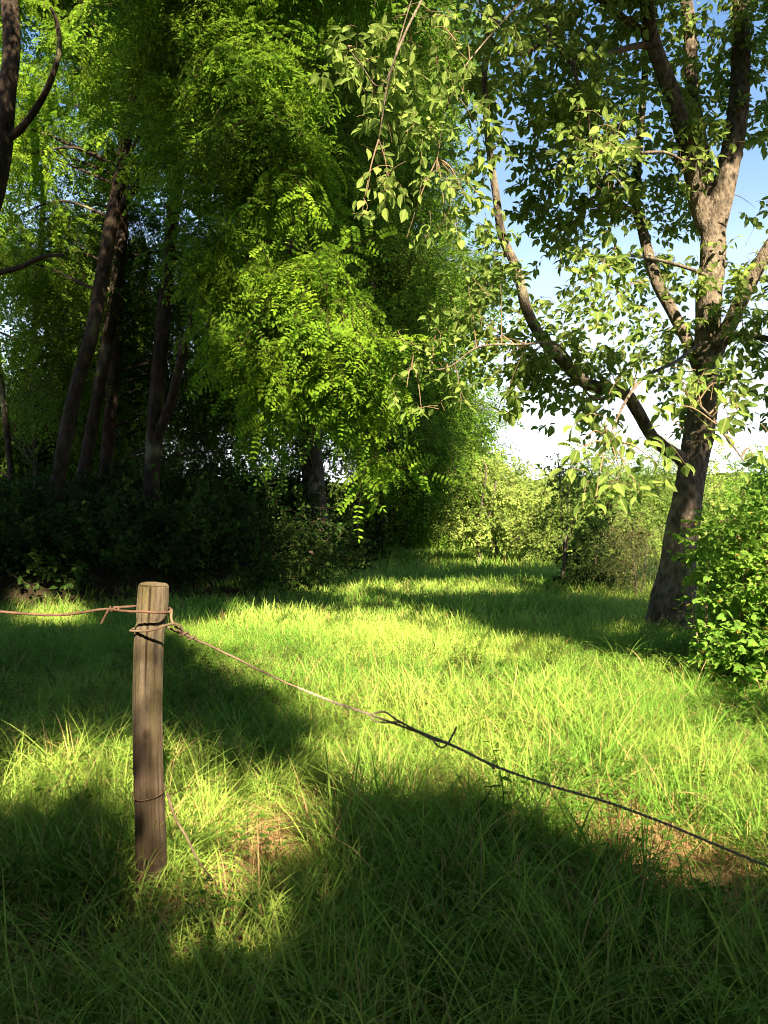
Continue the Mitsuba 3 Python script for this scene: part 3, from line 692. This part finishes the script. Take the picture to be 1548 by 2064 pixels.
L9 = locust('locust tree far along the wood edge beyond the dark middle trunk', [(770, 1095, 24), (766, 1020, 24), (770, 900, 24), (775, 700, 24), (780, 450, 24), (790, 100, 24), (790, -100, 24)], [22, 18, 17, 16, 15, 12, 6])
L10 = locust('farthest locust tree where the wood closes over the end of the path', [(868, 1085, 34), (872, 1010, 34), (880, 900, 34), (880, 750, 34), (880, 550, 34)], [22, 17, 15, 12, 6])
L11 = locust('locust tree whose boughs make the right flank of the wood', [(700, 1110, 20), (712, 1040, 20), (730, 900, 20), (745, 650, 20), (760, 300, 20), (770, -100, 20), (770, -300, 20)], [20, 18, 18, 20, 18, 12, 5])

BACK = [(-60, 820, 23, 1.8, 'm_bush', 'sunlit bright green bush beyond the wood at the left edge'), (50, 840, 25, 1.7, 'm_bush', 'sunlit green bush behind the long slanting locust trunk'), (140, 860, 26, 1.5, 'm_shrub', 'green bush seen between the two left locust trunks'),
        (262, 880, 25, 1.3, 'm_willow', 'pale yellow-green bush lit by sun between the dark trunks'), (350, 960, 26, 1.0, 'm_bush', 'green bush glimpsed right of the stout trunk above the post'), (450, 970, 27, 1.0, 'm_shrub', 'small sunlit bush glimpsed through the middle of the wood'),
        (560, 980, 27, 1.0, 'm_shrub', 'bush in the gap left of the broad middle trunk'), (745, 1030, 27, .7, 'm_willow', 'low yellow-green bush beyond the wood near the start of the path'), (850, 1060, 38, .9, 'm_bush', 'small bright bush beside the far end of the path'), (900, 1060, 40, 1.0, 'm_shrub', 'bush closing the far end of the path')]
LIT_SPOTS += [(at(px, py + 30, Y), r * .8, 1.5) for px, py, Y, r, mat, lab in BACK[:6]]
HANG = [(400, 60, 10.5, .9), (480, 120, 10, .7), (540, 140, 9.8, .5), (520, 260, 9.6, .6), (570, 330, 9.4, .45), (605, 370, 9.3, .3), (360, 250, 10.4, .45), (430, 330, 9.9, .4), (420, 480, 9.9, .35), (480, 520, 9.6, .55), (560, 560, 9.3, .5), (635, 560, 9, .4), (680, 630, 8.8, .42), (600, 650, 9, .5),
        (735, 700, 8.7, .3), (540, 720, 9.1, .42), (480, 650, 9.5, .45), (665, 725, 8.8, .36), (520, 840, 9.6, .2), (760, 905, 9.2, .2), (720, 760, 8.9, .22), (560, 180, 9.6, .35), (600, 280, 9.4, .3)]
PL = {k: [] for k, _ in LOCUSTS}


def give(k, proto, mat, c, r, n, seed, scale, flat=.75, droop=.5, cull=True, branch=True, pg=.92, ps=.72):
    pos, y, up = clump(c, r, n, seed, flat, droop)
    ok = keeps(pos, pg, ps, seed) if cull else np.ones(len(pos), bool)
    ok &= (pos[:, 2] > .15)
    s = np.random.default_rng(seed).uniform(.55, 1.3, n) * scale
    scatter(k + '__crown', proto, mat, pos[ok], y[ok], up[ok], s[ok])
    if k + '__crown' not in labels:
        labels[k + '__crown'] = {'kind': 'stuff'}
    if branch:
        tp = dict(LOCUSTS)[k] if k in PL else None
        if tp is not None:
            d = np.linalg.norm(tp - c, axis=1) + 1.2 * np.clip(tp[:, 2] - c[2] + .3, 0, None)
            b = tp[np.argmin(d)]
            mid = (b + c) / 2 + V(0, 0, .12 * np.linalg.norm(c - b))
            pp_ = spline([b, mid, c], 14)
            PL[k].append(tube(pp_, np.linspace(.035, .008, 14), 6, .1, close=False))


for i, (px, py, Y, r) in enumerate(HANG):
    give(L6, 'locust', 'm_locust_far' if i % 5 == 3 else 'm_locust', at(px, py, Y), r * .84, int(150 * r * r / .36 * .44 + 8), 200 + i, 1.0, .8, .75, cull=False, branch=i % 3 == 0)

# the wood's crowns behind: clumps strewn through their volume
q = np.random.default_rng(21)


def crowd(n, x0, x1, y0, y1, Y0, Y1, r0, r1, owners, seed, dens=62, scale=1.5, proto='locust_far', mat='m_locust_far'):
    for i in range(n):
        px, py, Y = q.uniform(x0, x1), q.uniform(y0, y1), q.uniform(Y0, Y1)
        if px < 330 and Y < 14.4:          # the trunks in front stay free of leaves
            Y += 3.4
        r = q.uniform(r0, r1)
        c = at(px, py, Y)
        own = min(owners, key=lambda k: np.min(np.linalg.norm((dict(LOCUSTS)[k] - c) * V(1, 1, .3), axis=1)))
        if seed in (1500, 1700, 8000, 9000) and i % 3 == 0:        # other leaves grow among the locusts' own
            give(own, 'broad', 'm_shrub', c, r, int(dens * r * r * 2.2), seed + i, scale * .8, .7, .3, branch=i % 2 == 0)
        else:
            give(own, proto, mat, c, r, int(dens * r * r), seed + i, scale, .7, .55, branch=i % 2 == 0)


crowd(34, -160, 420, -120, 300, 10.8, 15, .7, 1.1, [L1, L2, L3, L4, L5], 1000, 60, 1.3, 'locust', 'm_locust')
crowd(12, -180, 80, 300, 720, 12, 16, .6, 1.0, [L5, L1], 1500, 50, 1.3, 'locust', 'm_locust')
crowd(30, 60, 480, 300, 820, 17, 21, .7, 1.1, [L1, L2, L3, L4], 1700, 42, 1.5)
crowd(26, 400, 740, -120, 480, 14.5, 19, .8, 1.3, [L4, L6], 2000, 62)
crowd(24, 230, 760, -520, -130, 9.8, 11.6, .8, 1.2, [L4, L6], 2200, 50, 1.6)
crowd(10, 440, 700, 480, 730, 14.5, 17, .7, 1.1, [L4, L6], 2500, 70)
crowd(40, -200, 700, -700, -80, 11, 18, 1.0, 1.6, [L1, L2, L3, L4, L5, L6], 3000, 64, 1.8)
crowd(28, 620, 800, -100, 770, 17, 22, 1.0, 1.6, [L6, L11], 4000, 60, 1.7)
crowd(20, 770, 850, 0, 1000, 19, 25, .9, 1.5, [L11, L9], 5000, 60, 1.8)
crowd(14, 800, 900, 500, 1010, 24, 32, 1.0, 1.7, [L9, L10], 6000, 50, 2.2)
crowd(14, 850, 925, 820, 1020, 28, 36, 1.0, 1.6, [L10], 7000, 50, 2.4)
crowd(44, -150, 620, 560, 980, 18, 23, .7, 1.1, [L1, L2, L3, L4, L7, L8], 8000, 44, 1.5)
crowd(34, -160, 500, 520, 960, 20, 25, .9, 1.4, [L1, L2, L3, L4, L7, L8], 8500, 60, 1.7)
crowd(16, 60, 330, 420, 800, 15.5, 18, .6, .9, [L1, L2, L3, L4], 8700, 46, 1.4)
for k, m in PL.items():
    if m:
        kk = part(k, 'branches')
        scene[kk] = mikit.ply(join(m), 'm_locust_bark', smooth=True)
        labels[kk] = {'kind': 'stuff'}


# ---------------------------------------------------------------- shrubs, orchard and other plants
def shrub(name, label, cat, clumps, proto, mat, dens, scale, stems, stem_mat='m_bark', group=None, flat=.85, droop=.2, cull=False, crown='crown'):
    """clumps: (px, py, Y, r); stems: list of ([(px, py, Y)...], [widths])"""
    k = thing(name, label, cat, group)
    for px, rad in stems:
        limb(k, 'trunk' if cat == 'tree' and px is stems[0][0] else 'stem', px, rad, 8, stem_mat, 30, .12, .02)
    for i, (px, py, Y, r) in enumerate(clumps):
        c = at(px, py, Y)
        seed = int(abs(px * 7 + py * 13 + Y * 101)) + i
        n = int(dens * r * r) + 3
        pos, y, up = clump(c, r, n, seed, flat, droop)
        ok = pos[:, 2] > G(pos[:, 0], pos[:, 1]) + .05
        if cull:
            ok &= keeps(pos, .9, .6, seed)
        s = np.random.default_rng(seed + 1).uniform(.75, 1.2, n) * scale
        scatter(k + '__' + crown, proto, mat, pos[ok], y[ok], up[ok], s[ok])
    labels[k + '__' + crown] = {'kind': 'stuff'}
    return k


shrub('orchard_tree', 'small orchard tree with a straight reddish trunk at the left end of the row', 'tree',
      [(940, 1050, 20, .55), (930, 1010, 20.2, .6), (975, 1000, 20, .65), (1000, 980, 20, .55), (960, 965, 20.5, .55), (920, 1060, 19.8, .35), (985, 1055, 20, .55), (1010, 1030, 20, .5), (905, 1040, 20.4, .35)], 'broad', 'm_orchard', 250, .95,
      [([(967, 1160, 20), (965, 1120, 20), (962, 1085, 20), (955, 1050, 20), (945, 1000, 20)], [13, 10, 9, 8, 4]), ([(963, 1090, 20), (985, 1040, 19.7), (1000, 970, 19.6)], [7, 6, 3]), ([(962, 1080, 20), (970, 1020, 19.6), (980, 950, 19.5), (975, 930, 19.5)], [6, 5, 4, 2])], cull=False)
shrub('orchard_tree', 'orchard tree with dark trunk and the widest round crown, middle of the row', 'tree',
      [(1000, 1070, 22, .5), (1040, 1000, 22, .8), (1020, 960, 22.3, .6), (1070, 1030, 21.6, .75), (1060, 1075, 21.4, .55), (1095, 1000, 22, .6), (1040, 1060, 21.3, .5)], 'broad', 'm_orchard', 250, 1.0,
      [([(997, 1125, 22), (998, 1095, 22), (1002, 1060, 22), (1015, 990, 22)], [11, 9, 8, 4])], cull=False)
shrub('orchard_tree', 'orchard tree with a leaning trunk at the right end of the row', 'tree',
      [(1080, 1060, 20, .6), (1105, 1040, 20, .55), (1090, 1085, 19.8, .5), (1110, 1080, 20, .5), (1065, 1095, 19.6, .3), (1115, 1010, 20.4, .5)], 'broad', 'm_orchard', 250, .95,
      [([(1012, 1128, 20.6), (1022, 1110, 20.4), (1040, 1090, 20.2), (1075, 1050, 20)], [9, 8, 8, 4])], cull=False)
shrub('young_tree', 'slim young tree with a pale forked stem in front of the dark bushes', 'tree',
      [(1130, 960, 14, .28), (1150, 950, 14, .25), (1130, 1000, 14, .32), (1155, 1010, 14, .3), (1140, 1050, 14, .35), (1170, 1050, 14.2, .3), (1120, 1050, 14, .22), (1165, 975, 14.1, .25)], 'broad', 'm_shrub', 190, .75,
      [([(1137, 1200, 14), (1135, 1160, 14), (1138, 1110, 14), (1132, 1060, 14), (1128, 960, 14), (1124, 925, 14)], [9, 7, 6, 5, 4, 2]), ([(1138, 1115, 14), (1150, 1080, 14), (1160, 1030, 14), (1168, 960, 14)], [6, 5, 4, 2]), ([(1136, 1140, 14), (1142, 1070, 13.9), (1146, 980, 13.9)], [4, 4, 2])])
shrub('shrub', 'low dark green bush beside the foot of the slim young tree', 'shrub',
      [(1180, 1130, 14.5, .45), (1210, 1150, 14, .45), (1230, 1110, 14.5, .5), (1165, 1160, 14, .35), (1200, 1090, 15, .5), (1250, 1150, 13.8, .4)], 'broad', 'm_dark', 330, .8, [([(1195, 1200, 14.2), (1198, 1150, 14.2), (1205, 1100, 14.2)], [7, 6, 3])])
shrub('shrub', 'feathery pale grey-green bush left of the fruit tree trunk', 'shrub',
      [(1260, 1070, 13, .35), (1240, 1110, 13, .35), (1280, 1110, 12.8, .38), (1255, 1140, 13, .32), (1290, 1150, 12.6, .32), (1300, 1090, 13, .32), (1275, 1045, 13.2, .25), (1310, 1160, 12.4, .28), (1300, 1190, 12.2, .25)], 'narrow', 'm_willow', 300, .75,
      [([(1285, 1215, 12.6), (1280, 1160, 12.6), (1272, 1080, 12.8)], [6, 5, 2]), ([(1290, 1215, 12.6), (1300, 1150, 12.6), (1305, 1090, 12.8)], [5, 4, 2])])
BG = [('large rounded background tree between the slim young tree and the fruit tree', [(1200, 1000, 26, .9), (1240, 960, 26, .9), (1190, 960, 27, .8), (1240, 1030, 25, 1.0), (1280, 1000, 26, .9), (1170, 1030, 26, .8), (1210, 1070, 25, .9), (1290, 1050, 25, .9)], [([(1225, 1140, 26), (1225, 1060, 26), (1230, 990, 26)], [14, 12, 6])], 'm_shrub'),
      ('background tree just left of the fruit tree trunk', [(1320, 960, 28, .9), (1310, 1010, 27, .9), (1340, 990, 27, .8), (1350, 1050, 26, .9), (1300, 1070, 25, .8), (1340, 930, 29, .6)], [([(1328, 1140, 27), (1328, 1060, 27), (1330, 980, 27)], [14, 12, 6])], 'm_shrub'),
      ('narrow background tree showing right of the fruit tree trunk', [(1435, 960, 34, .6), (1440, 990, 34, .8), (1430, 1020, 33, .9), (1455, 1020, 33, .8), (1440, 930, 34, .4)], [([(1440, 1110, 34), (1440, 1040, 34), (1440, 960, 34)], [12, 10, 5])], 'm_orchard'),
      ('pale leafy background tree at the right edge of the picture', [(1530, 960, 24, .6), (1510, 1000, 24, .7), (1550, 1000, 24, .8), (1500, 1040, 23, .7), (1545, 930, 24, .4), (1590, 960, 24, .9)], [([(1545, 1120, 24), (1545, 1040, 24), (1545, 970, 24)], [13, 11, 5])], 'm_bush')]
for lab, cls, st, mat in BG:
    shrub('background_tree', lab, 'tree', cls, 'broad_far', mat, 95, 1.25, st)
for px, py, Y, r, mat, lab in BACK:
    shrub('shrub', lab, 'shrub', [(px, py, Y, r), (px - 25, py + 40, Y - .5, r * .9), (px + 30, py + 45, Y, r * .9), (px + 10, py + 90, Y - .4, r * .8)], 'broad_far', mat, 60, 1.2, [([(px, 1110, Y), (px + 4, 1040, Y), (px, py, Y)], [7, 6, 3])])

# the bright bush at the right edge
RB = [(1484, 1365, 6.6, .22), (1512, 1385, 6.4, .24), (1562, 1385, 6.2, .28), (1504, 1330, 6.7, .25), (1520, 1090, 7.2, 0.36), (1580, 1060, 7, 0.38), (1550, 1150, 6.8, 0.36), (1502, 1130, 7.4, 0.27), (1610, 1150, 6.5, 0.38), (1512, 1190, 7.2, 0.27), (1550, 1230, 6.6, 0.34), (1492, 1240, 7, 0.21), (1600, 1240, 6.4, 0.34), (1532, 1290, 6.7, 0.29), (1570, 1310, 6.4, 0.29), (1492, 1310, 6.7, 0.17), (1520, 1350, 6.5, 0.22), (1580, 1370, 6.3, 0.22), (1472, 1180, 7.5, 0.17),
      (1472, 1110, 7.6, 0.14), (1640, 1060, 6.8, 0.42), (1650, 1200, 6.2, 0.42), (1530, 1040, 7.4, 0.26), (1590, 1010, 7.2, 0.21), (1502, 1060, 7.6, 0.17), (1670, 1330, 6, 0.38)]
shrub('bramble_bush', 'bright green leafy bush filling the right edge below the fruit tree', 'bush', RB, 'broad', 'm_bush', 270, .95,
      [([(1432, 1400, 6.6), (1428, 1330, 6.6), (1424, 1250, 6.8), (1430, 1130, 7)], [9, 8, 6, 3]), ([(1500, 1410, 6.4), (1490, 1300, 6.5), (1500, 1150, 6.8), (1480, 1040, 7.1)], [8, 7, 6, 3]), ([(1545, 1410, 6.2), (1555, 1250, 6.4), (1540, 1080, 6.8)], [8, 7, 3]), ([(1432, 1395, 6.6), (1400, 1250, 6.9), (1395, 1150, 7.2)], [5, 4, 2])], 'm_twig')

LIT_SPOTS += [(at(px, py, Y), r + .1, .3) for px, py, Y, r, n in NEAR] + [(at(px, py, Y), r, .6) for px, py, Y, r in RB]
# behind the camera: the tall trees whose shade lies over the near grass and the foot of the wood
q = np.random.default_rng(77)
SHADE = [('tall shade tree standing behind the photographer', 2.6, -4.6, 1.8, -2.2, 8.4, 4.4, 4.8, 120), ('tall shade tree behind and left of the photographer', -4.2, -4.0, -4.4, -2.6, 8.2, 4.4, 5.4, 110), ('shade tree far left behind the fence line', -10.5, -2.0, -10.2, -1.0, 8.0, 4.4, 5.4, 80),
         ('shade tree right of the photographer', 9.0, -1.0, 7.4, -0.5, 7.2, 4.0, 4.8, 90), ('shade tree beyond the right edge of the picture', 9.5, 5.2, 6.6, 4.4, 9.6, 4.2, 3.8, 90), ('shade tree beyond the left edge of the picture', -8.8, 4.2, -4.6, 4.0, 9.8, 4.6, 3.6, 110)]
for lab, bx, by, ccx, ccy, cz, R, hgt, nc in SHADE:
    st = thing('shade_tree', lab, 'tree')
    pts = spline([V(bx, by, -.2), V(bx, by, 1.5), V(bx - .1, by + .2, 3.2), V(bx - .2, by + .3, 4.4), V(bx * .9 + ccx * .1, by * .9 + ccy * .1, 5.6)], 40)
    scene[part(st, 'trunk')] = mikit.ply(tube(pts, np.linspace(.3, .05, 40), 16, .12, 4), 'm_bark', smooth=True)
    for i in range(nc):
        c = V(ccx, ccy, cz) + unit(q.normal(0, 1, 3)) * V(R, R, hgt) * q.uniform(.15, 1) ** .5
        r = q.uniform(.8, 1.1)
        pos, y, up = clump(c, r, 75, 9100 + i + int(100 * abs(bx)), .8, .3)
        ok = keeps(pos + unit(y) * .3, .995, .9, 9100 + i, .25) & (pos[:, 2] > 2.2) & ~((pos[:, 1] > .3) & (np.abs(pos[:, 0]) < .5 * pos[:, 1] + .8) & (pos[:, 2] < 2.3 + .68 * pos[:, 1]))
        scatter(st + '__crown', 'broad_far', 'm_shrub', pos[ok], y[ok], up[ok], np.full(ok.sum(), 1.25))
        if i % 5 == 0 and keeps(np.array([c, c * .75 + pts[30] * .25, c * .5 + pts[30] * .5, c * .25 + pts[30] * .75]), 1, 1, 1, .25).all():
            b = pts[int(q.integers(22, 39))]
            scene[part(st, 'limb')] = mikit.ply(tube(spline([b, (b + c) / 2 + V(0, 0, .3), c], 12), np.linspace(.07, .015, 12), 6), 'm_bark', smooth=True)
    labels[st + '__crown'] = {'kind': 'stuff'}

HEDGE = [('tall hedge shrub directly behind the photographer', 0.2, -4.0, 6.2), ('tall hedge shrub behind and right of the photographer', 2.6, -3.8, 6.2), ('tall hedge shrub behind and left of the photographer', -2.4, -3.9, 6.2), ('hedge shrub at the left back of the fence corner', -5.0, -3.0, 4.6), ('hedge shrub left of the photographer', -6.6, -0.6, 4.2),
         ('hedge shrub farther left beyond the picture edge', -7.6, 2.4, 4.0), ('hedge shrub at the right back of the fence corner', 5.0, -2.8, 4.6), ('hedge shrub right of the photographer', 6.2, 0.0, 4.2), ('hedge shrub farther right beyond the picture edge', 6.4, 2.8, 3.8)]
for lab, bx, by, h in HEDGE:
    hs = thing('hedge_shrub', lab, 'shrub')
    for t in range(3):
        scene[part(hs, 'stem')] = mikit.ply(tube(spline([V(bx, by, -.1), V(bx + .15 * (t - 1), by, h * .4), V(bx + .4 * (t - 1), by + .1, h * .8)], 14), np.linspace(.05, .015, 14), 6), 'm_bark', smooth=True)
    for i in range(26 if h < 6 else 46):
        c = V(bx, by, h * .55) + unit(q.normal(0, 1, 3)) * V(1.3, 1.1, h * .42) * q.uniform(.2, 1) ** .5
        pos, y, up = clump(c, .75, 50, 15000 + i + int(77 * abs(bx)), .9, .2)
        ok = keeps(pos + unit(y) * .3, .995, .9, i, .2) & (pos[:, 2] > .1) & ~((pos[:, 1] > .3) & (np.abs(pos[:, 0]) < .5 * pos[:, 1] + .8))
        scatter(hs + '__crown', 'broad_far', 'm_shrub', pos[ok], y[ok], up[ok], np.full(ok.sum(), 1.25))
    labels[hs + '__crown'] = {'kind': 'stuff'}

# undergrowth under the wood
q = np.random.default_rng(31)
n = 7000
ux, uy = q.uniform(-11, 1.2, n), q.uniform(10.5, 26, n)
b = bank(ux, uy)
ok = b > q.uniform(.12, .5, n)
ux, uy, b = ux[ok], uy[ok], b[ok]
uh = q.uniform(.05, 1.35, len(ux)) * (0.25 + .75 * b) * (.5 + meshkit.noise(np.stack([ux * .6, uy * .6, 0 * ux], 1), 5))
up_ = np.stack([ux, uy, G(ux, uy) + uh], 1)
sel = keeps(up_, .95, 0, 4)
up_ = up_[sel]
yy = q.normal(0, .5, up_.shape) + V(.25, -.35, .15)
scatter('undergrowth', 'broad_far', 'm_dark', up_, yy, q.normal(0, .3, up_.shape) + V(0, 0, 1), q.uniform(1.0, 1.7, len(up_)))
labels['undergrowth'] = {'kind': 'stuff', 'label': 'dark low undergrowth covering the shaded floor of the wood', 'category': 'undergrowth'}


# ---------------------------------------------------------------- grass
def tuft(seed, nb, R, L0, L1, w, arch, segs=4, lean=(0.0, 0.0), dry=0.0):
    r = np.random.default_rng(seed)
    vs, fs, us, n = [], [], [], 0
    t = np.linspace(0, 1, segs + 1)
    for _ in range(nb):
        a, rad = r.uniform(0, 2 * np.pi), R * math.sqrt(r.random())
        root = V(rad * math.cos(a), rad * math.sin(a), -.02)
        h = a + r.normal(0, .9)
        d = V(math.cos(h) + lean[0], math.sin(h) + lean[1], 0)
        L, c = r.uniform(L0, L1), arch * r.uniform(.3, 1.5)
        th = r.uniform(.05, .35) + c * t                                   # angle from the vertical
        st_ = np.concatenate([[0], np.cumsum(np.full(segs, L / segs))])
        hor = np.concatenate([[0], np.cumsum(np.sin(th[1:]) * L / segs)])
        ver = np.concatenate([[0], np.cumsum(np.cos(th[1:]) * L / segs)])
        p = root + d * hor[:, None] + V(0, 0, 1) * ver[:, None]
        s = unit(V(-d[1], d[0], 0) + r.normal(0, .35, 3) * V(1, 1, .3))
        ww = w * r.uniform(.6, 1.25) * np.array([.8, 1, .95, .8, .6, .4][:4] + [.6, .4][:max(segs - 4, 0)] if segs >= 4 else [.9, 1, .7])[:segs] / 2
        v = np.vstack([np.stack([p[:-1] - s * ww[:, None], p[:-1] + s * ww[:, None]], 1).reshape(-1, 3), p[-1:]])
        f = []
        for k in range(segs - 1):
            f += [[2 * k, 2 * k + 1, 2 * k + 3], [2 * k, 2 * k + 3, 2 * k + 2]]
        f.append([2 * segs - 2, 2 * segs - 1, 2 * segs])
        rid = r.random() * .97 + (2 if r.random() < dry else 0)
        vs.append(v); fs.append(np.array(f) + n); n += len(v)
        us.append(np.stack([np.full(len(v), rid), np.append(np.repeat(t[:-1], 2), 1)], 1))
    return np.vstack(vs), np.vstack(fs), np.vstack(us)


PROTO['tall'] = [tuft(s, 40, .10, .26, .60, .0066, 2.1, 6, (.25, 0), .07) for s in range(5)]
PROTO['meadow'] = [tuft(s + 10, 80, .17, .10, .24, .0043, 1.4, 4, (.15, 0), .03) for s in range(4)]
PROTO['far_grass'] = [tuft(s + 20, 46, .30, .12, .27, .013, .9, 3, (.1, 0), .02) for s in range(3)]
PROTO['straw'] = [tuft(s + 30, 36, .16, .06, .20, .004, 2.4, 4, (0, 0), .8) for s in range(3)]
cv = []


def clover(seed):
    r = np.random.default_rng(seed)
    n = 26
    a, rad = r.uniform(0, 6.28, n), .14 * np.sqrt(r.random(n))
    c = np.stack([rad * np.cos(a), rad * np.sin(a), r.uniform(.03, .16, n)], 1)
    items = []
    for i in range(n):
        items.append(twig_piece(np.stack([c[i] * V(.7, .7, 0), c[i] * V(.9, .9, .6), c[i]]), np.full(3, .001)))
        b = r.uniform(0, 6.28) + np.arange(3) * 2.09
        items.append(leaf_mesh(LEAFLET, np.repeat(c[i:i + 1], 3, 0), np.stack([np.cos(b), np.sin(b), np.full(3, .15)], 1), np.tile(V(0, 0, 1), (3, 1)) + r.normal(0, .2, (3, 3)), np.full(3, .022)))
    return merge(items)


PROTO['clover'] = [clover(s) for s in range(3)]


def sow(holder, proto, mat, x, y, size, q, tilt=.12, dz=0.0):
    pos = np.stack([x, y, G(x, y) + dz], 1)
    up = q.normal(0, tilt, pos.shape) + V(0, 0, 1)
    a = q.uniform(0, 2 * np.pi, len(x)) if proto in ('straw', 'clover', 'meadow', 'far_grass') else q.normal(0, .9, len(x))
    scatter(holder, proto, mat, pos, np.stack([-np.sin(a), np.cos(a), 0 * a], 1), up, size)


def jitter(x0, x1, y0, y1, step, q):
    gx, gy = np.meshgrid(np.arange(x0, x1, step), np.arange(y0, y1, step))
    p = np.stack([gx.ravel(), gy.ravel()], 1) + q.uniform(-.5, .5, (gx.size, 2)) * step
    return p[np.abs(p[:, 0]) < .5 * p[:, 1] + .5]


q = np.random.default_rng(41)
nz2 = lambda p, f, s: meshkit.noise(np.stack([p[:, 0] * f, p[:, 1] * f, 0 * p[:, 0]], 1), s)
PATCH = [(floor_at(430, 1830), .20), (floor_at(500, 1760), .16), (floor_at(560, 1680), .16), (floor_at(640, 1600), .15), (floor_at(1120, 1790), .16), (floor_at(1240, 1660), .20), (floor_at(1420, 1790), .25), (floor_at(60, 1900), .18), (floor_at(940, 1600), .12), (floor_at(1330, 1740), .18)]


def bare(p):
    b = np.zeros(len(p))
    for c, r in PATCH:
        dy = p[:, 1] - c[1]
        b = np.maximum(b, np.exp(-(((p[:, 0] - c[0]) / (1.25 * r)) ** 4 + (dy / np.where(dy < 0, r * 2.2, r * 1.3)) ** 4)))
    return b


# long grass of the foreground
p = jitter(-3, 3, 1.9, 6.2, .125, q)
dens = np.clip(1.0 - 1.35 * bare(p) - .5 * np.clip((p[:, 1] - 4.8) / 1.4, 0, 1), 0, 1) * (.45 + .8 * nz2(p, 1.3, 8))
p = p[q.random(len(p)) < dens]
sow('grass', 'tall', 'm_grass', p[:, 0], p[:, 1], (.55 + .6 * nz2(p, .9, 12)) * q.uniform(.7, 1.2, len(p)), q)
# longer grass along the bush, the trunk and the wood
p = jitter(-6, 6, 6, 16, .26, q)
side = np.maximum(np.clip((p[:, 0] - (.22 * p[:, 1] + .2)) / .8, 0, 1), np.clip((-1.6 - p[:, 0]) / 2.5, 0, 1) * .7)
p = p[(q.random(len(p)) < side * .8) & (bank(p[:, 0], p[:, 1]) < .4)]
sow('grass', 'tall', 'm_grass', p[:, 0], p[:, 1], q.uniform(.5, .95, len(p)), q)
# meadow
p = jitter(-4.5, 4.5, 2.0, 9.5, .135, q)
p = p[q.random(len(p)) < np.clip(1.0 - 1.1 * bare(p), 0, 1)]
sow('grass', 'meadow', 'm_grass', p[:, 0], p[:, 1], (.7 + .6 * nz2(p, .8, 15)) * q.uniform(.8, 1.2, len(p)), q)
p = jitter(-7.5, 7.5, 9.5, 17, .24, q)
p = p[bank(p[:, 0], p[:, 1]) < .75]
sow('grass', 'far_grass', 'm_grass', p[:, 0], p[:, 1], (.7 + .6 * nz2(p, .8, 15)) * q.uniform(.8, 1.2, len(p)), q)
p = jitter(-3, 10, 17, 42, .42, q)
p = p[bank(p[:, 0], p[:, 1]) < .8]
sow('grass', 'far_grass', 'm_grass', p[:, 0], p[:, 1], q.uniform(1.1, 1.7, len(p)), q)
labels['grass'] = {'kind': 'stuff', 'label': 'lush green meadow grass, long in the foreground and sunlit beyond', 'category': 'grass'}
p = jitter(-3, 3, 1.9, 6.5, .13, q)
p = p[q.random(len(p)) < np.clip(.22 + 1.2 * bare(p), 0, 1)]
sow('straw', 'straw', 'm_grass', p[:, 0], p[:, 1], q.uniform(.7, 1.2, len(p)), q, .25)
labels['straw'] = {'kind': 'stuff', 'label': 'dry brown straw lying on the bare patches near the fence', 'category': 'straw'}
p = jitter(-3.4, 3.4, 1.9, 8, .22, q)
p = p[q.random(len(p)) < .75 * nz2(p, 1.1, 22)]
sow('clover', 'clover', 'm_weed', p[:, 0], p[:, 1], q.uniform(.8, 1.5, len(p)), q)
labels['clover'] = {'kind': 'stuff', 'label': 'small clover leaves growing low among the grass', 'category': 'clover'}

# single leafy weeds in the foreground
WEEDS = [((120, 1900), .34, 'broad-leaved weed with the palest leaves at the lower left corner', .075), ((230, 1880), .30, 'broad-leaved weed in the shade just left of the post foot', .06), ((520, 1560), .28, 'leafy weed in the sun right of the post among arching grass', .045), ((1010, 1680), .42, 'leafy weed just below the wire splice in the middle', .06),
         ((960, 1740), .34, 'leafy weed in the shade below the middle of the wire', .05), ((1400, 1990), .36, 'bushy grey-green weed at the lower right corner', .045), ((1300, 1980), .32, 'bushy weed left of the one in the lower right corner', .045), ((1210, 1900), .30, 'leafy weed standing in deep shade below the bare brown patch', .05)]
for i, ((px, py), h, lab, ls) in enumerate(WEEDS):
    r = np.random.default_rng(500 + i)
    k = thing('leafy_weed', lab, 'weed')
    c = floor_at(px, py)
    sp = spline([c + V(0, 0, -.03), c + V(*(r.normal(0, .02, 2)), h * .5), c + V(*(r.normal(0, .04, 2)), h)], 12)
    scene[part(k, 'stem')] = mikit.ply(tube(sp, np.linspace(.004, .002, 12), 5), 'm_weed', smooth=True, uv=np.full((62, 2), .4))
    n = 10 if i not in (5, 6) else 26
    u_ = np.linspace(.25, 1, n); a = np.arange(n) * 2.4
    for j in range(n):
        b = sp[int(u_[j] * 11)]
        y = V(math.cos(a[j]), math.sin(a[j]), .15 - .5 * r.random())
        R_ = frames(y[None], (V(0, 0, 1) + r.normal(0, .2, 3))[None])[0]
        m = np.eye(4); m[:3, :3] = R_ * ls * (1.5 - .8 * u_[j]) * r.uniform(.8, 1.1); m[:3, 3] = b
        scene[part(k, 'leaf')] = mikit.ply((LEAF_FINE[0], LEAF_FINE[1]), 'm_weed', smooth=True, uv=np.stack([np.full(11, r.random() * .98), LEAF_FINE[0][:, 1]], 1), to_world=T4(m))
ds = thing('dry_stalk', 'bent pale dry stalk leaning on the ground right of the post foot', 'stalk')
scene[ds] = mikit.ply(tube(spline([at(336, 1600, 3.05), at(352, 1650, 3.0), at(375, 1690, 2.95), at(400, 1740, 2.9), at(428, 1775, 2.85)], 30), np.linspace(.006, .003, 30), 6, .2, 30), 'm_cord', smooth=True)
